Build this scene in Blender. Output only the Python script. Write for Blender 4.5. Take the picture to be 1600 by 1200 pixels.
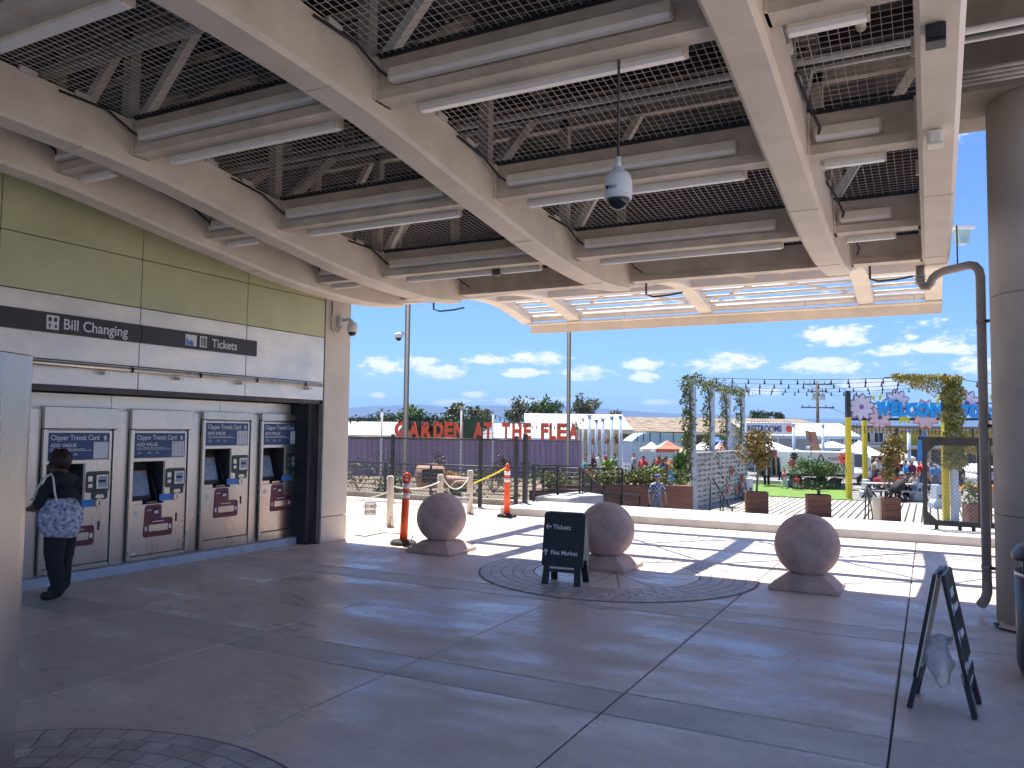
import bpy, bmesh, math, random
from mathutils import Vector, Matrix, Quaternion, noise as mnoise
for o in list(bpy.data.objects): bpy.data.objects.remove(o)
SC = bpy.context.scene
COL = SC.collection
PI = math.pi
rad = math.radians

# ------------------------------------------------------------------ camera
FPX, YAW, PITCH, ROLL, CAMH = 1250.0, rad(27.6), rad(3.3), rad(0.7), 1.75
_fw = Vector((-math.sin(YAW)*math.cos(PITCH), math.cos(YAW)*math.cos(PITCH), math.sin(PITCH)))
_r0 = Vector((math.cos(YAW), math.sin(YAW), 0)); _u0 = _r0.cross(_fw)
CR = _r0*math.cos(ROLL) + _u0*math.sin(ROLL)
CU = -_r0*math.sin(ROLL) + _u0*math.cos(ROLL)
CC = Vector((0, 0, CAMH))
cam = bpy.data.cameras.new('camera'); camo = bpy.data.objects.new('camera', cam); COL.objects.link(camo)
cam.sensor_width = 36.0; cam.lens = FPX/1600*36.0; cam.clip_start = 0.05; cam.clip_end = 60000
camo.matrix_world = Matrix(((CR.x, CU.x, -_fw.x, CC.x), (CR.y, CU.y, -_fw.y, CC.y), (CR.z, CU.z, -_fw.z, CC.z), (0, 0, 0, 1)))
SC.camera = camo
SC.render.resolution_x = 1024; SC.render.resolution_y = 768

# ------------------------------------------------------------------ light
SUN_TO = Vector((0.9, -1.0, -3.9)).normalized()
EL = math.asin(-SUN_TO.z); AZ = math.atan2(-SUN_TO.x, -SUN_TO.y)
sl = bpy.data.lights.new('sun', 'SUN'); sl.energy = 4.0; sl.angle = rad(0.53); sl.color = (1.0, 0.95, 0.87)
slo = bpy.data.objects.new('sun', sl); COL.objects.link(slo); slo.rotation_mode = 'QUATERNION'
slo.rotation_quaternion = SUN_TO.to_track_quat('-Z', 'Y'); slo.location = (-20, 30, 60)

W = bpy.data.worlds.new('World'); SC.world = W; W.use_nodes = True
def build_world():
    nt = W.node_tree; nt.nodes.clear(); N = nt.nodes.new; L = nt.links.new
    out = N('ShaderNodeOutputWorld'); bg = N('ShaderNodeBackground'); L(bg.outputs[0], out.inputs[0])
    sky = N('ShaderNodeTexSky'); sky.sky_type = 'NISHITA'; sky.sun_disc = False
    sky.sun_elevation = EL; sky.sun_rotation = AZ; sky.altitude = 30; sky.air_density = 1.0; sky.dust_density = 0.25; sky.ozone_density = 3.0
    tc = N('ShaderNodeTexCoord'); sep = N('ShaderNodeSeparateXYZ'); L(tc.outputs['Generated'], sep.inputs[0])
    def M(op, a, b=None, c=None, clamp=False):
        n = N('ShaderNodeMath'); n.operation = op; n.use_clamp = clamp
        for i, v in enumerate((a, b, c)):
            if v is None: continue
            if isinstance(v, (int, float)): n.inputs[i].default_value = v
            else: L(v, n.inputs[i])
        return n.outputs[0]
    az = M('ARCTAN2', sep.outputs[0], sep.outputs[1])       # from +Y towards +X
    el = M('ARCSINE', sep.outputs[2])
    # fair-weather cumulus: noise in angle space, flatter towards the horizon
    cv = N('ShaderNodeCombineXYZ'); L(az, cv.inputs[0]); L(M('MULTIPLY', el, 2.4), cv.inputs[1])
    n1 = N('ShaderNodeTexNoise'); n1.inputs['Scale'].default_value = 26; n1.inputs['Detail'].default_value = 9; n1.inputs['Roughness'].default_value = 0.58
    L(cv.outputs[0], n1.inputs['Vector'])
    wob = M('MULTIPLY', M('SUBTRACT', n1.outputs[0], 0.5), 1.0)
    n2 = N('ShaderNodeTexNoise'); n2.inputs['Scale'].default_value = 5.5; n2.inputs['Detail'].default_value = 3
    cv2 = N('ShaderNodeCombineXYZ'); L(az, cv2.inputs[0]); L(M('MULTIPLY', el, 2.6), cv2.inputs[1]); cv2.inputs[2].default_value = 3.7
    L(cv2.outputs[0], n2.inputs['Vector'])
    field = M('MULTIPLY', M('SUBTRACT', n2.outputs[0], 0.60), 3.0)
    # named clouds (pixel place in the photograph turned into directions): x, y, half width, half height
    CL = [(590,572,34,16),(655,565,36,9),(690,580,46,12),(755,562,46,9),(835,560,58,12),(820,583,45,8),(915,583,50,12),(1010,590,24,8),(1010,570,46,9),(1135,566,62,15),(1290,572,70,15),(1310,524,58,16),
          (1440,545,90,10),(742,616,22,5),(590,618,14,5),(1030,628,30,6),(880,622,25,5),(1180,612,40,6),(1360,600,60,10),(700,628,40,5),(820,627,60,5),(1530,570,40,12)]
    base = N('ShaderNodeCombineXYZ'); L(az, base.inputs[0]); L(el, base.inputs[1]); near = None
    for (x, y, hw, hh) in CL:
        d = (_fw + CR*((x-800)/FPX) - CU*((y-600)/FPX)).normalized()
        sx, sy = FPX/(hw*1.15), FPX/(hh*1.2)
        v = N('ShaderNodeVectorMath'); v.operation = 'MULTIPLY_ADD'; L(base.outputs[0], v.inputs[0]); v.inputs[1].default_value = (sx, sy, 0); v.inputs[2].default_value = (-math.atan2(d.x, d.y)*sx, -math.asin(d.z)*sy, 0)
        q = N('ShaderNodeVectorMath'); q.operation = 'DOT_PRODUCT'; L(v.outputs[0], q.inputs[0]); L(v.outputs[0], q.inputs[1])
        near = q.outputs['Value'] if near is None else M('MINIMUM', near, q.outputs['Value'])
    best = M('MAXIMUM', field, M('SUBTRACT', 0.42, M('MULTIPLY', near, 0.5)))
    n3 = N('ShaderNodeTexNoise'); n3.inputs['Scale'].default_value = 70; n3.inputs['Detail'].default_value = 8; n3.inputs['Roughness'].default_value = 0.62
    L(cv.outputs[0], n3.inputs['Vector'])
    wob = M('ADD', M('MULTIPLY', wob, 1.3), M('MULTIPLY', M('SUBTRACT', n3.outputs[0], 0.5), 1.1))
    dens = M('ADD', best, wob)
    mr = N('ShaderNodeMapRange'); mr.interpolation_type = 'SMOOTHSTEP'; L(dens, mr.inputs[0]); mr.inputs[1].default_value = 0.0; mr.inputs[2].default_value = 0.42
    up = N('ShaderNodeMapRange'); L(el, up.inputs[0]); up.inputs[1].default_value = 0.008; up.inputs[2].default_value = 0.035
    mask = M('MULTIPLY', M('MULTIPLY', mr.outputs[0], up.outputs[0]), 0.95)
    mix = N('ShaderNodeMix'); mix.data_type = 'RGBA'; L(mask, mix.inputs[0]); tint = N('ShaderNodeMix'); tint.data_type = 'RGBA'; tint.blend_type = 'MULTIPLY'; tint.inputs[0].default_value = 1.0; L(sky.outputs[0], tint.inputs[6]); tint.inputs[7].default_value = (0.51, 0.70, 1.05, 1)
    L(tint.outputs[2], mix.inputs[6]); mix.inputs[7].default_value = (SKYC*1.0, SKYC*1.0, SKYC*1.03, 1)
    L(mix.outputs[2], bg.inputs[0]); bg.inputs[1].default_value = SKYS
SKYS = 0.064; SKYC = 7.8
build_world()
SC.view_settings.view_transform = 'Standard'; SC.view_settings.look = 'None'; SC.view_settings.gamma = 1.0
SC.view_settings.use_curve_mapping = False
SC.view_settings.exposure = 1.48
W.cycles.sampling_method = 'MANUAL'; W.cycles.sample_map_resolution = 512
SC.cycles.use_adaptive_sampling = True; SC.cycles.adaptive_threshold = 0.025; SC.cycles.max_bounces = 7; SC.cycles.diffuse_bounces = 5; SC.cycles.glossy_bounces = 4; SC.cycles.transparent_max_bounces = 12

# ------------------------------------------------------------------ helpers
def ray(x, y): return _fw + CR*((x-800)/FPX) - CU*((y-600)/FPX)
def at(x, y, d): return CC + ray(x, y)*d                      # point seen at a photo pixel, at a view depth
GZ = -1.3
def onz(x, y, z=0.0):
    d = ray(x, y); return CC + d*((z-CAMH)/d.z)
def gnd(x, d, z=GZ):                                          # ground point below pixel column x at depth d
    p = at(x, 675, d); q = at(x, 775, d); t = (z-p.z)/(q.z-p.z); r = p.lerp(q, t); return Vector((r.x, r.y, z))

MATS = {}
def mat(name, col, rough=0.6, metal=0.0, var=0.12, scale=6.0, bump=0.0, bscale=40.0, stretch=(1,1,1), col2=None, spec=0.5, objvar=0.0, rvar=0.0, coords='Object', trans=0.0, alpha=1.0):
    if name in MATS: return MATS[name]
    m = bpy.data.materials.new(name); m.use_nodes = True; nt = m.node_tree; b = nt.nodes['Principled BSDF']
    N = nt.nodes.new; L = nt.links.new
    b.inputs['Roughness'].default_value = rough; b.inputs['Metallic'].default_value = metal; b.inputs['Specular IOR Level'].default_value = spec
    tc = N('ShaderNodeTexCoord'); mp = N('ShaderNodeMapping'); L(N('ShaderNodeNewGeometry').outputs['Position'] if coords == 'World' else tc.outputs[coords], mp.inputs[0]); mp.inputs['Scale'].default_value = stretch
    no = N('ShaderNodeTexNoise'); no.inputs['Scale'].default_value = scale; no.inputs['Detail'].default_value = 6; no.inputs['Roughness'].default_value = 0.6; L(mp.outputs[0], no.inputs['Vector'])
    mix = N('ShaderNodeMix'); mix.data_type = 'RGBA'
    c2 = col2 if col2 else tuple(max(0, c*(1-2*var)) for c in col); c1 = col if col2 else tuple(min(1, c*(1+var)) for c in col)
    mix.inputs[6].default_value = (*c2, 1); mix.inputs[7].default_value = (*c1, 1)
    rm = N('ShaderNodeMapRange'); L(no.outputs[0], rm.inputs[0]); rm.inputs[1].default_value = 0.3; rm.inputs[2].default_value = 0.7; L(rm.outputs[0], mix.inputs[0])
    src = mix.outputs[2]
    if objvar > 0:
        oi = N('ShaderNodeObjectInfo'); hs = N('ShaderNodeHueSaturation'); L(src, hs.inputs['Color'])
        r2 = N('ShaderNodeMapRange'); L(oi.outputs['Random'], r2.inputs[0]); r2.inputs[3].default_value = 1-objvar; r2.inputs[4].default_value = 1+objvar; L(r2.outputs[0], hs.inputs['Value']); src = hs.outputs[0]
    L(src, b.inputs['Base Color'])
    if rvar > 0:
        r3 = N('ShaderNodeMapRange'); L(no.outputs[0], r3.inputs[0]); r3.inputs[1].default_value = 0.3; r3.inputs[2].default_value = 0.7; r3.inputs[3].default_value = max(0.03, rough-rvar); r3.inputs[4].default_value = min(1, rough+rvar); L(r3.outputs[0], b.inputs['Roughness'])
    if bump > 0:
        nb = N('ShaderNodeTexNoise'); nb.inputs['Scale'].default_value = bscale; nb.inputs['Detail'].default_value = 4; L(mp.outputs[0], nb.inputs['Vector'])
        bp = N('ShaderNodeBump'); bp.inputs['Strength'].default_value = bump; bp.inputs['Distance'].default_value = 0.01; L(nb.outputs[0], bp.inputs['Height']); L(bp.outputs[0], b.inputs['Normal'])
    if trans > 0: b.inputs['Transmission Weight'].default_value = trans
    if alpha < 1: b.inputs['Alpha'].default_value = alpha
    MATS[name] = m; return m

class MB:
    """collects shapes; build() links them as one mesh object"""
    def __init__(s): s.v = []; s.f = []; s.mi = []; s.m = 0; s.smooth = []
    def _add(s, vs, fs, sm=False):
        o = len(s.v); s.v += [tuple(p) for p in vs]
        for f in fs: s.f.append([o+i for i in f]); s.mi.append(s.m); s.smooth.append(sm)
        return s
    def box(s, c, d, rz=0, rx=0, ry=0):
        x, y, z = d[0]/2, d[1]/2, d[2]/2
        R = Matrix.Rotation(rz, 3, 'Z') @ Matrix.Rotation(ry, 3, 'Y') @ Matrix.Rotation(rx, 3, 'X')
        vs = [Vector(c) + R @ Vector(p) for p in ((-x,-y,-z),(x,-y,-z),(x,y,-z),(-x,y,-z),(-x,-y,z),(x,-y,z),(x,y,z),(-x,y,z))]
        return s._add(vs, [(0,3,2,1),(4,5,6,7),(0,1,5,4),(1,2,6,5),(2,3,7,6),(3,0,4,7)])
    def bx(s, x0, x1, y0, y1, z0, z1): return s.box(((x0+x1)/2,(y0+y1)/2,(z0+z1)/2), (x1-x0, y1-y0, z1-z0))
    def bar(s, p, q, w, h=None, up=(0,0,1)):
        h = h or w; p = Vector(p); q = Vector(q); d = (q-p).normalized(); u = Vector(up)
        if abs(d.dot(u)) > 0.98: u = Vector((0,1,0))
        r = d.cross(u).normalized(); u = r.cross(d)
        vs = []
        for a in (p, q):
            for (i, j) in ((-1,-1),(1,-1),(1,1),(-1,1)): vs.append(a + r*(i*w/2) + u*(j*h/2))
        return s._add(vs, [(0,1,2,3),(7,6,5,4),(0,4,5,1),(1,5,6,2),(2,6,7,3),(3,7,4,0)])
    def tube(s, pts, r, n=8, close=True):
        pts = [Vector(p) for p in pts]; k = len(pts); rs = r if isinstance(r, (list, tuple)) else [r]*k
        vs = []; ref = None
        for i in range(k):
            d = (pts[min(i+1,k-1)] - pts[max(i-1,0)]).normalized()
            if ref is None:
                ref = Vector((0,0,1)) if abs(d.z) < 0.95 else Vector((1,0,0))
            a = d.cross(ref).normalized(); b = a.cross(d); ref = b
            for j in range(n): t = 2*PI*j/n; vs.append(pts[i] + (a*math.cos(t) + b*math.sin(t))*rs[i])
        fs = [(i*n+j, i*n+(j+1)%n, (i+1)*n+(j+1)%n, (i+1)*n+j) for i in range(k-1) for j in range(n)]
        s._add(vs, fs, True)
        if close: o = len(s.v)-k*n; s.f += [[o+j for j in range(n)][::-1], [o+(k-1)*n+j for j in range(n)]]; s.mi += [s.m]*2; s.smooth += [False]*2
        return s
    def lathe(s, prof, n=24, c=(0,0,0), sx=1, sy=1, sm=True):
        c = Vector(c); vs = []
        for (r, z) in prof:
            for j in range(n): t = 2*PI*j/n; vs.append(c + Vector((r*math.cos(t)*sx, r*math.sin(t)*sy, z)))
        fs = [(i*n+j, i*n+(j+1)%n, (i+1)*n+(j+1)%n, (i+1)*n+j) for i in range(len(prof)-1) for j in range(n)]
        s._add(vs, fs, sm); o = len(s.v)-len(vs)
        if prof[0][0] > 1e-5: s.f.append([o+j for j in range(n)][::-1]); s.mi.append(s.m); s.smooth.append(False)
        if prof[-1][0] > 1e-5: s.f.append([o+(len(prof)-1)*n+j for j in range(n)]); s.mi.append(s.m); s.smooth.append(False)
        return s
    def ball(s, c, r, n=16, k=10, sq=(1,1,1)):
        c = Vector(c); vs = []; 
        for i in range(k+1):
            a = PI*i/k
            for j in range(n): t = 2*PI*j/n; vs.append(c + Vector((r*sq[0]*math.sin(a)*math.cos(t), r*sq[1]*math.sin(a)*math.sin(t), -r*sq[2]*math.cos(a))))
        return s._add(vs, [(i*n+j, i*n+(j+1)%n, (i+1)*n+(j+1)%n, (i+1)*n+j) for i in range(k) for j in range(n)], True)
    def prism(s, poly, p0, ax, ay, az, t):
        """polygon (2D) in plane p0+ax,ay; thickness t along az"""
        p0 = Vector(p0); ax = Vector(ax); ay = Vector(ay); az = Vector(az); n = len(poly)
        a = [p0 + ax*x + ay*y for x, y in poly]; b = [q + az*t for q in a]
        return s._add(a+b, [list(range(n))[::-1], list(range(n, 2*n))] + [(i, (i+1)%n, n+(i+1)%n, n+i) for i in range(n)])
    def quad(s, a, b, c, d): return s._add([a,b,c,d], [(0,1,2,3)])
    def leaf(s, p, d, nrm, l, w):
        d = Vector(d).normalized(); r = d.cross(nrm)
        if r.length < 1e-4: r = d.orthogonal()
        r.normalize(); n2 = r.cross(d)
        a = Vector(p); m = a + d*(l*0.5) ; t = a + d*l
        return s._add([a, m + r*(w/2) + n2*(w*0.18), t, m - r*(w/2) + n2*(w*0.18)], [(0,1,2),(0,2,3)])
    def build(s, name, m, parent=None, smooth=None, bevel=0.0):
        me = bpy.data.meshes.new(name); me.from_pydata(s.v, [], s.f)
        ms = m if isinstance(m, (list, tuple)) else [m]
        for x in ms: me.materials.append(x)
        if len(ms) > 1: me.polygons.foreach_set('material_index', s.mi)
        me.polygons.foreach_set('use_smooth', s.smooth if smooth is None else [smooth]*len(s.f))
        me.validate(); me.update()
        o = bpy.data.objects.new(name, me); COL.objects.link(o)
        if parent: o.parent = parent
        if bevel > 0:
            b = o.modifiers.new('bevel', 'BEVEL'); b.width = bevel; b.segments = 2; b.limit_method = 'ANGLE'
        return o

def tag(o, label=None, cat=None, group=None, kind=None):
    if label: o['label'] = label
    if cat: o['category'] = cat
    if group: o['group'] = group
    if kind: o['kind'] = kind
    return o
def thing(name, label, cat, loc=(0,0,0), rz=0, group=None):
    o = bpy.data.objects.new(name, None); COL.objects.link(o); o.location = loc; o.rotation_euler = (0,0,rz); o.empty_display_size = 0.1
    return tag(o, label, cat, group)
def inst(src, parent=None, loc=None, rz=None):
    c = src.copy(); COL.objects.link(c); c.parent = parent
    if loc is not None: c.location = loc
    if rz is not None: c.rotation_euler = (0,0,rz)
    return c
def dup(root, loc, rz, label, group=None):
    r = inst(root, None, loc, rz); r['label'] = label
    if group: r['group'] = group
    for ch in list(root.children):
        c = inst(ch, r)
        for g in list(ch.children): inst(g, c)
    return r
def text(name, s, size, m, parent, loc, rot, ext=0.001, bold=0.0, align='LEFT', sx=1.0, valign='BOTTOM_BASELINE'):
    cu = bpy.data.curves.new('t', 'FONT'); cu.body = s; cu.size = size; cu.extrude = ext; cu.offset = bold; cu.align_x = align; cu.resolution_u = 3
    ob = bpy.data.objects.new('t', cu); COL.objects.link(ob)
    dg = bpy.context.evaluated_depsgraph_get(); me = bpy.data.meshes.new_from_object(ob.evaluated_get(dg), depsgraph=dg)
    bpy.data.objects.remove(ob); bpy.data.curves.remove(cu)
    me.materials.clear(); me.materials.append(m); me.name = name
    o = bpy.data.objects.new(name, me); COL.objects.link(o); o.parent = parent; o.location = loc; o.rotation_euler = rot; o.scale = (sx, 1, 1)
    return o
WALLROT = (PI/2, 0, PI/2)

# ------------------------------------------------------------------ materials
def floormat(name, c, rough, rv, seed):
    m = bpy.data.materials.new(name); m.use_nodes = True; nt = m.node_tree; b = nt.nodes['Principled BSDF']; N = nt.nodes.new; L = nt.links.new
    g = N('ShaderNodeNewGeometry'); oi = N('ShaderNodeObjectInfo')
    def noise(sc, det, st=(1,1,1), off=0.0, r=0.6):
        mp = N('ShaderNodeMapping'); mp.inputs['Scale'].default_value = st; mp.inputs['Location'].default_value = (off+seed, off, 0); L(g.outputs['Position'], mp.inputs[0])
        n = N('ShaderNodeTexNoise'); n.inputs['Scale'].default_value = sc; n.inputs['Detail'].default_value = det; n.inputs['Roughness'].default_value = r; L(mp.outputs[0], n.inputs['Vector']); return n.outputs[0]
    def mr(v, a0, a1, b0, b1):
        n = N('ShaderNodeMapRange'); L(v, n.inputs[0]); n.inputs[1].default_value = a0; n.inputs[2].default_value = a1; n.inputs[3].default_value = b0; n.inputs[4].default_value = b1; return n.outputs[0]
    def mul(a, c_):
        n = N('ShaderNodeMath'); n.operation = 'MULTIPLY'; L(a, n.inputs[0]); L(c_, n.inputs[1]); return n.outputs[0]
    v = mr(noise(0.9, 5, (1,0.7,1)), 0.32, 0.68, 0.84, 1.08)
    v = mul(v, mr(noise(9, 4, (1,1,1), 5), 0.3, 0.7, 0.92, 1.05))
    v = mul(v, mr(noise(150, 3, (1,1,1), 9), 0.3, 0.7, 0.74, 1.18))
    v = mul(v, mr(noise(42, 5, (1,1,1), 17, 0.7), 0.3, 0.7, 0.86, 1.09))
    v = mul(v, mr(noise(3.2, 8, (0.5,1.6,1), 13, 0.7), 0.56, 0.72, 1.0, 0.86))
    v = mul(v, mr(oi.outputs['Random'], 0, 1, 0.94, 1.05))
    vo = N('ShaderNodeTexVoronoi'); vo.inputs['Scale'].default_value = 1.7; L(g.outputs['Position'], vo.inputs['Vector'])
    v = mul(v, mr(vo.outputs['Distance'], 0.022, 0.034, 0.62, 1.0))
    col = N('ShaderNodeMix'); col.data_type = 'RGBA'; col.blend_type = 'MULTIPLY'; col.inputs[0].default_value = 1; col.inputs[6].default_value = (*c, 1)
    cb = N('ShaderNodeCombineColor'); [L(v, cb.inputs[k]) for k in range(3)]; L(cb.outputs[0], col.inputs[7]); L(col.outputs[2], b.inputs['Base Color'])
    r1 = mr(noise(1.35, 7, (0.55,1.3,1), 21, 0.68), 0.36, 0.64, rough-rv, rough+rv); L(r1, b.inputs['Roughness'])
    bp = N('ShaderNodeBump'); bp.inputs['Strength'].default_value = 0.06; bp.inputs['Distance'].default_value = 0.01; L(noise(70, 4, (1,1,1), 3), bp.inputs['Height']); L(bp.outputs[0], b.inputs['Normal'])
    return m
C_FLOOR = floormat('sealed concrete', (0.73,0.60,0.50), 0.42, 0.25, 0.0)
C_BAND = floormat('grey concrete band', (0.64,0.555,0.48), 0.50, 0.2, 40.0)
C_JOINT = mat('joint dirt', (0.05,0.047,0.045), 0.9)
C_PAVER = mat('stamped paver', (0.56,0.47,0.42), 0.5, var=0.18, scale=5, bump=0.12, bscale=40, objvar=0.12, rvar=0.15, coords='World')
C_KERB = mat('white cast concrete', (0.52,0.51,0.49), 0.75, var=0.1, scale=2.5, bump=0.04)
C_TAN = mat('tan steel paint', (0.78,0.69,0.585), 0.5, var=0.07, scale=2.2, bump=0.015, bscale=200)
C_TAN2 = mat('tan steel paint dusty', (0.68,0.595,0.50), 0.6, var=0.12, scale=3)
C_TRUSS = mat('tan truss paint with shade', (0.46,0.40,0.33), 0.7, var=0.2, scale=3)  # tan paint darkened: the dim roof void's shade is put into this colour
C_MESHG = mat('grey gate wire', (0.20,0.20,0.21), 0.5, var=0.1)
C_LIGHTH = mat('fixture enamel', (0.86,0.79,0.66), 0.4, var=0.06)
C_LENS = mat('fixture lens', (0.92,0.90,0.87), 0.25, var=0.03)
C_WIRE = mat('galvanised wire', (0.66,0.63,0.59), 0.5, metal=0.0, var=0.1)
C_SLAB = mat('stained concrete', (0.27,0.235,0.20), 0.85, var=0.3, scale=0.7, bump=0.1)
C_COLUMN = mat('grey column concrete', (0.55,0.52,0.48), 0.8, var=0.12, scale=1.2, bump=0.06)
C_DARK = mat('black steel', (0.03,0.03,0.033), 0.45, var=0.2)
C_DARK2 = mat('dark bronze steel', (0.075,0.07,0.07), 0.5, var=0.2)
C_BLACKPL = mat('black plastic', (0.022,0.021,0.024), 0.38, var=0.2, scale=12, bump=0.05)
C_GREEN = mat('sage green panel', (0.60,0.61,0.36), 0.42, var=0.07, scale=1.2, rvar=0.1, objvar=0.03, coords='World')
C_STEEL = mat('brushed stainless', (0.56,0.50,0.435), 0.29, metal=1.0, var=0.06, scale=1.6, stretch=(1,2.2,0.5), rvar=0.06, objvar=0.05, coords='World')
C_STEELW = mat('stainless wall panel', (0.85,0.81,0.73), 0.40, metal=0.7, var=0.10, scale=1.6, stretch=(1,1,1.6), rvar=0.1, objvar=0.03, coords='World')
C_SIGN = mat('charcoal sign', (0.045,0.045,0.052), 0.45, var=0.1)
C_WHITE = mat('white paint', (0.82,0.82,0.82), 0.5, var=0.03)
C_NAVY = mat('navy print', (0.035,0.075,0.19), 0.4, var=0.1)
C_BLUE = mat('sky blue print', (0.06,0.24,0.62), 0.4, var=0.05)
C_MAROON = mat('maroon plate', (0.19,0.028,0.045), 0.4, var=0.1)
C_GPLATE = mat('dark green plate', (0.02,0.06,0.05), 0.4, var=0.1)
C_GLASS = mat('dark screen glass', (0.02,0.023,0.03), 0.08, var=0.1)
C_SCREEN = mat('pale screen', (0.32,0.42,0.55), 0.2, var=0.15, scale=14)
C_ORANGEB = mat('orange band', (0.75,0.26,0.06), 0.5, var=0.05)
C_PINK = mat('rose concrete', (0.60,0.44,0.385), 0.85, var=0.2, scale=3.2, bump=0.06, bscale=140)
C_ORANGE = mat('orange delineator', (0.85,0.10,0.02), 0.45, var=0.06)
C_RUBBER = mat('black rubber', (0.04,0.038,0.036), 0.85, var=0.2)
C_WOODP = mat('weathered white timber', (0.62,0.55,0.47), 0.8, var=0.15, scale=8, stretch=(1,1,0.2))
C_ROPE = mat('pale rope', (0.72,0.69,0.6), 0.9)
C_YELLOW = mat('yellow paint', (0.80,0.62,0.03), 0.5, var=0.06)
C_PURPLE = mat('purple fence paint', (0.32,0.235,0.32), 0.7, var=0.1, scale=2, objvar=0.08)
C_RED = mat('red letter paint', (0.95,0.13,0.045), 0.5, var=0.06, scale=1.5)
C_RUST = mat('rusted car body', (0.36,0.19,0.11), 0.8, var=0.3, scale=3, col2=(0.46,0.30,0.22))
C_PLANTER = mat('brown planter boards', (0.20,0.085,0.055), 0.7, var=0.2, scale=5, stretch=(0.3,3,3), objvar=0.12)
C_SOIL = mat('soil', (0.06,0.045,0.03), 1.0, var=0.3, scale=20)
C_BARK = mat('bark', (0.20,0.15,0.11), 0.9, var=0.3, scale=10, stretch=(1,1,0.3))
C_POST = mat('pale blue post paint', (0.55,0.63,0.72), 0.55, var=0.05)
C_BLOCK = mat('grey concrete block', (0.52,0.51,0.50), 0.85, var=0.12, scale=6, bump=0.1, objvar=0.06)
def leafmat(name, col, col2, var=0.3):
    m = mat(name, col, 0.55, var=var, scale=2.2, col2=col2, objvar=0.0, coords='Object')
    return m
G_DARK = leafmat('dark green leaves', (0.055,0.11,0.025), (0.02,0.05,0.012))
G_MID = leafmat('mid green leaves', (0.10,0.19,0.03), (0.035,0.085,0.015))
G_LIME = leafmat('lime leaves', (0.26,0.36,0.04), (0.08,0.18,0.02))
G_VINE = leafmat('vine leaves', (0.20,0.22,0.035), (0.07,0.10,0.015))
G_GOLD = leafmat('golden brown leaves', (0.38,0.23,0.05), (0.10,0.11,0.02))
G_PALE = leafmat('pale grass', (0.42,0.45,0.25), (0.18,0.24,0.09))
G_YFLOW = leafmat('yellow flowers', (0.80,0.42,0.02), (0.35,0.24,0.02))
G_OLIVE = leafmat('olive tree leaves', (0.20,0.21,0.10), (0.07,0.09,0.035))
G_PLUM = leafmat('dark plum leaves', (0.09,0.075,0.055), (0.03,0.04,0.02))
G_YVINE = leafmat('yellow vine leaves', (0.45,0.36,0.05), (0.16,0.17,0.03))
# ================================================================== SETTING
UJ = [-0.23 - 1.62*k for k in range(-6, 9)]            # joints running away along the ticket wall
UJ.sort()
def struct(o): return tag(o, kind='structure')
floor = struct(MB().bx(-16.43, 9.49, -20, 14.75, -1.4, -0.014).build('floor', C_JOINT))
mb = MB(); mb.bx(-16.43, 9.49, 14.75, 16.5, -1.4, -0.002); struct(mb.build('platform_edge', C_FLOOR))
# floor slabs: wide fields and narrow bands between the joints
rows = []
y = 4.77 - 2.85*2
while y < 14.7:
    rows.append((y, y+0.44, True)); rows.append((y+0.44, min(y+2.85, 14.75), False)); y += 2.85
G = 0.006
protos = {}
for (y0, y1, band) in rows:
    for i in range(len(UJ)-1):
        x0, x1 = UJ[i], UJ[i+1]
        key = (round(y1-y0, 2), band)
        if key not in protos:
            b = MB(); w = (x1-x0)/2-G; d = (y1-y0)/2-G; c = 0.008
            b._add([(-w,-d,-0.05),(w,-d,-0.05),(w,d,-0.05),(-w,d,-0.05),(-w,-d,-c),(w,-d,-c),(w,d,-c),(-w,d,-c),(-w+c,-d+c,0),(w-c,-d+c,0),(w-c,d-c,0),(-w+c,d-c,0)],
                   [(0,1,5,4),(1,2,6,5),(2,3,7,6),(3,0,4,7),(4,5,9,8),(5,6,10,9),(6,7,11,10),(7,4,8,11),(8,9,10,11)])
            o = b.build('floor_slab', C_BAND if band else C_FLOOR, floor); o.location = ((x0+x1)/2, (y0+y1)/2, 0); protos[key] = o
        else: inst(protos[key], floor, ((x0+x1)/2, (y0+y1)/2, 0))
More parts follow.
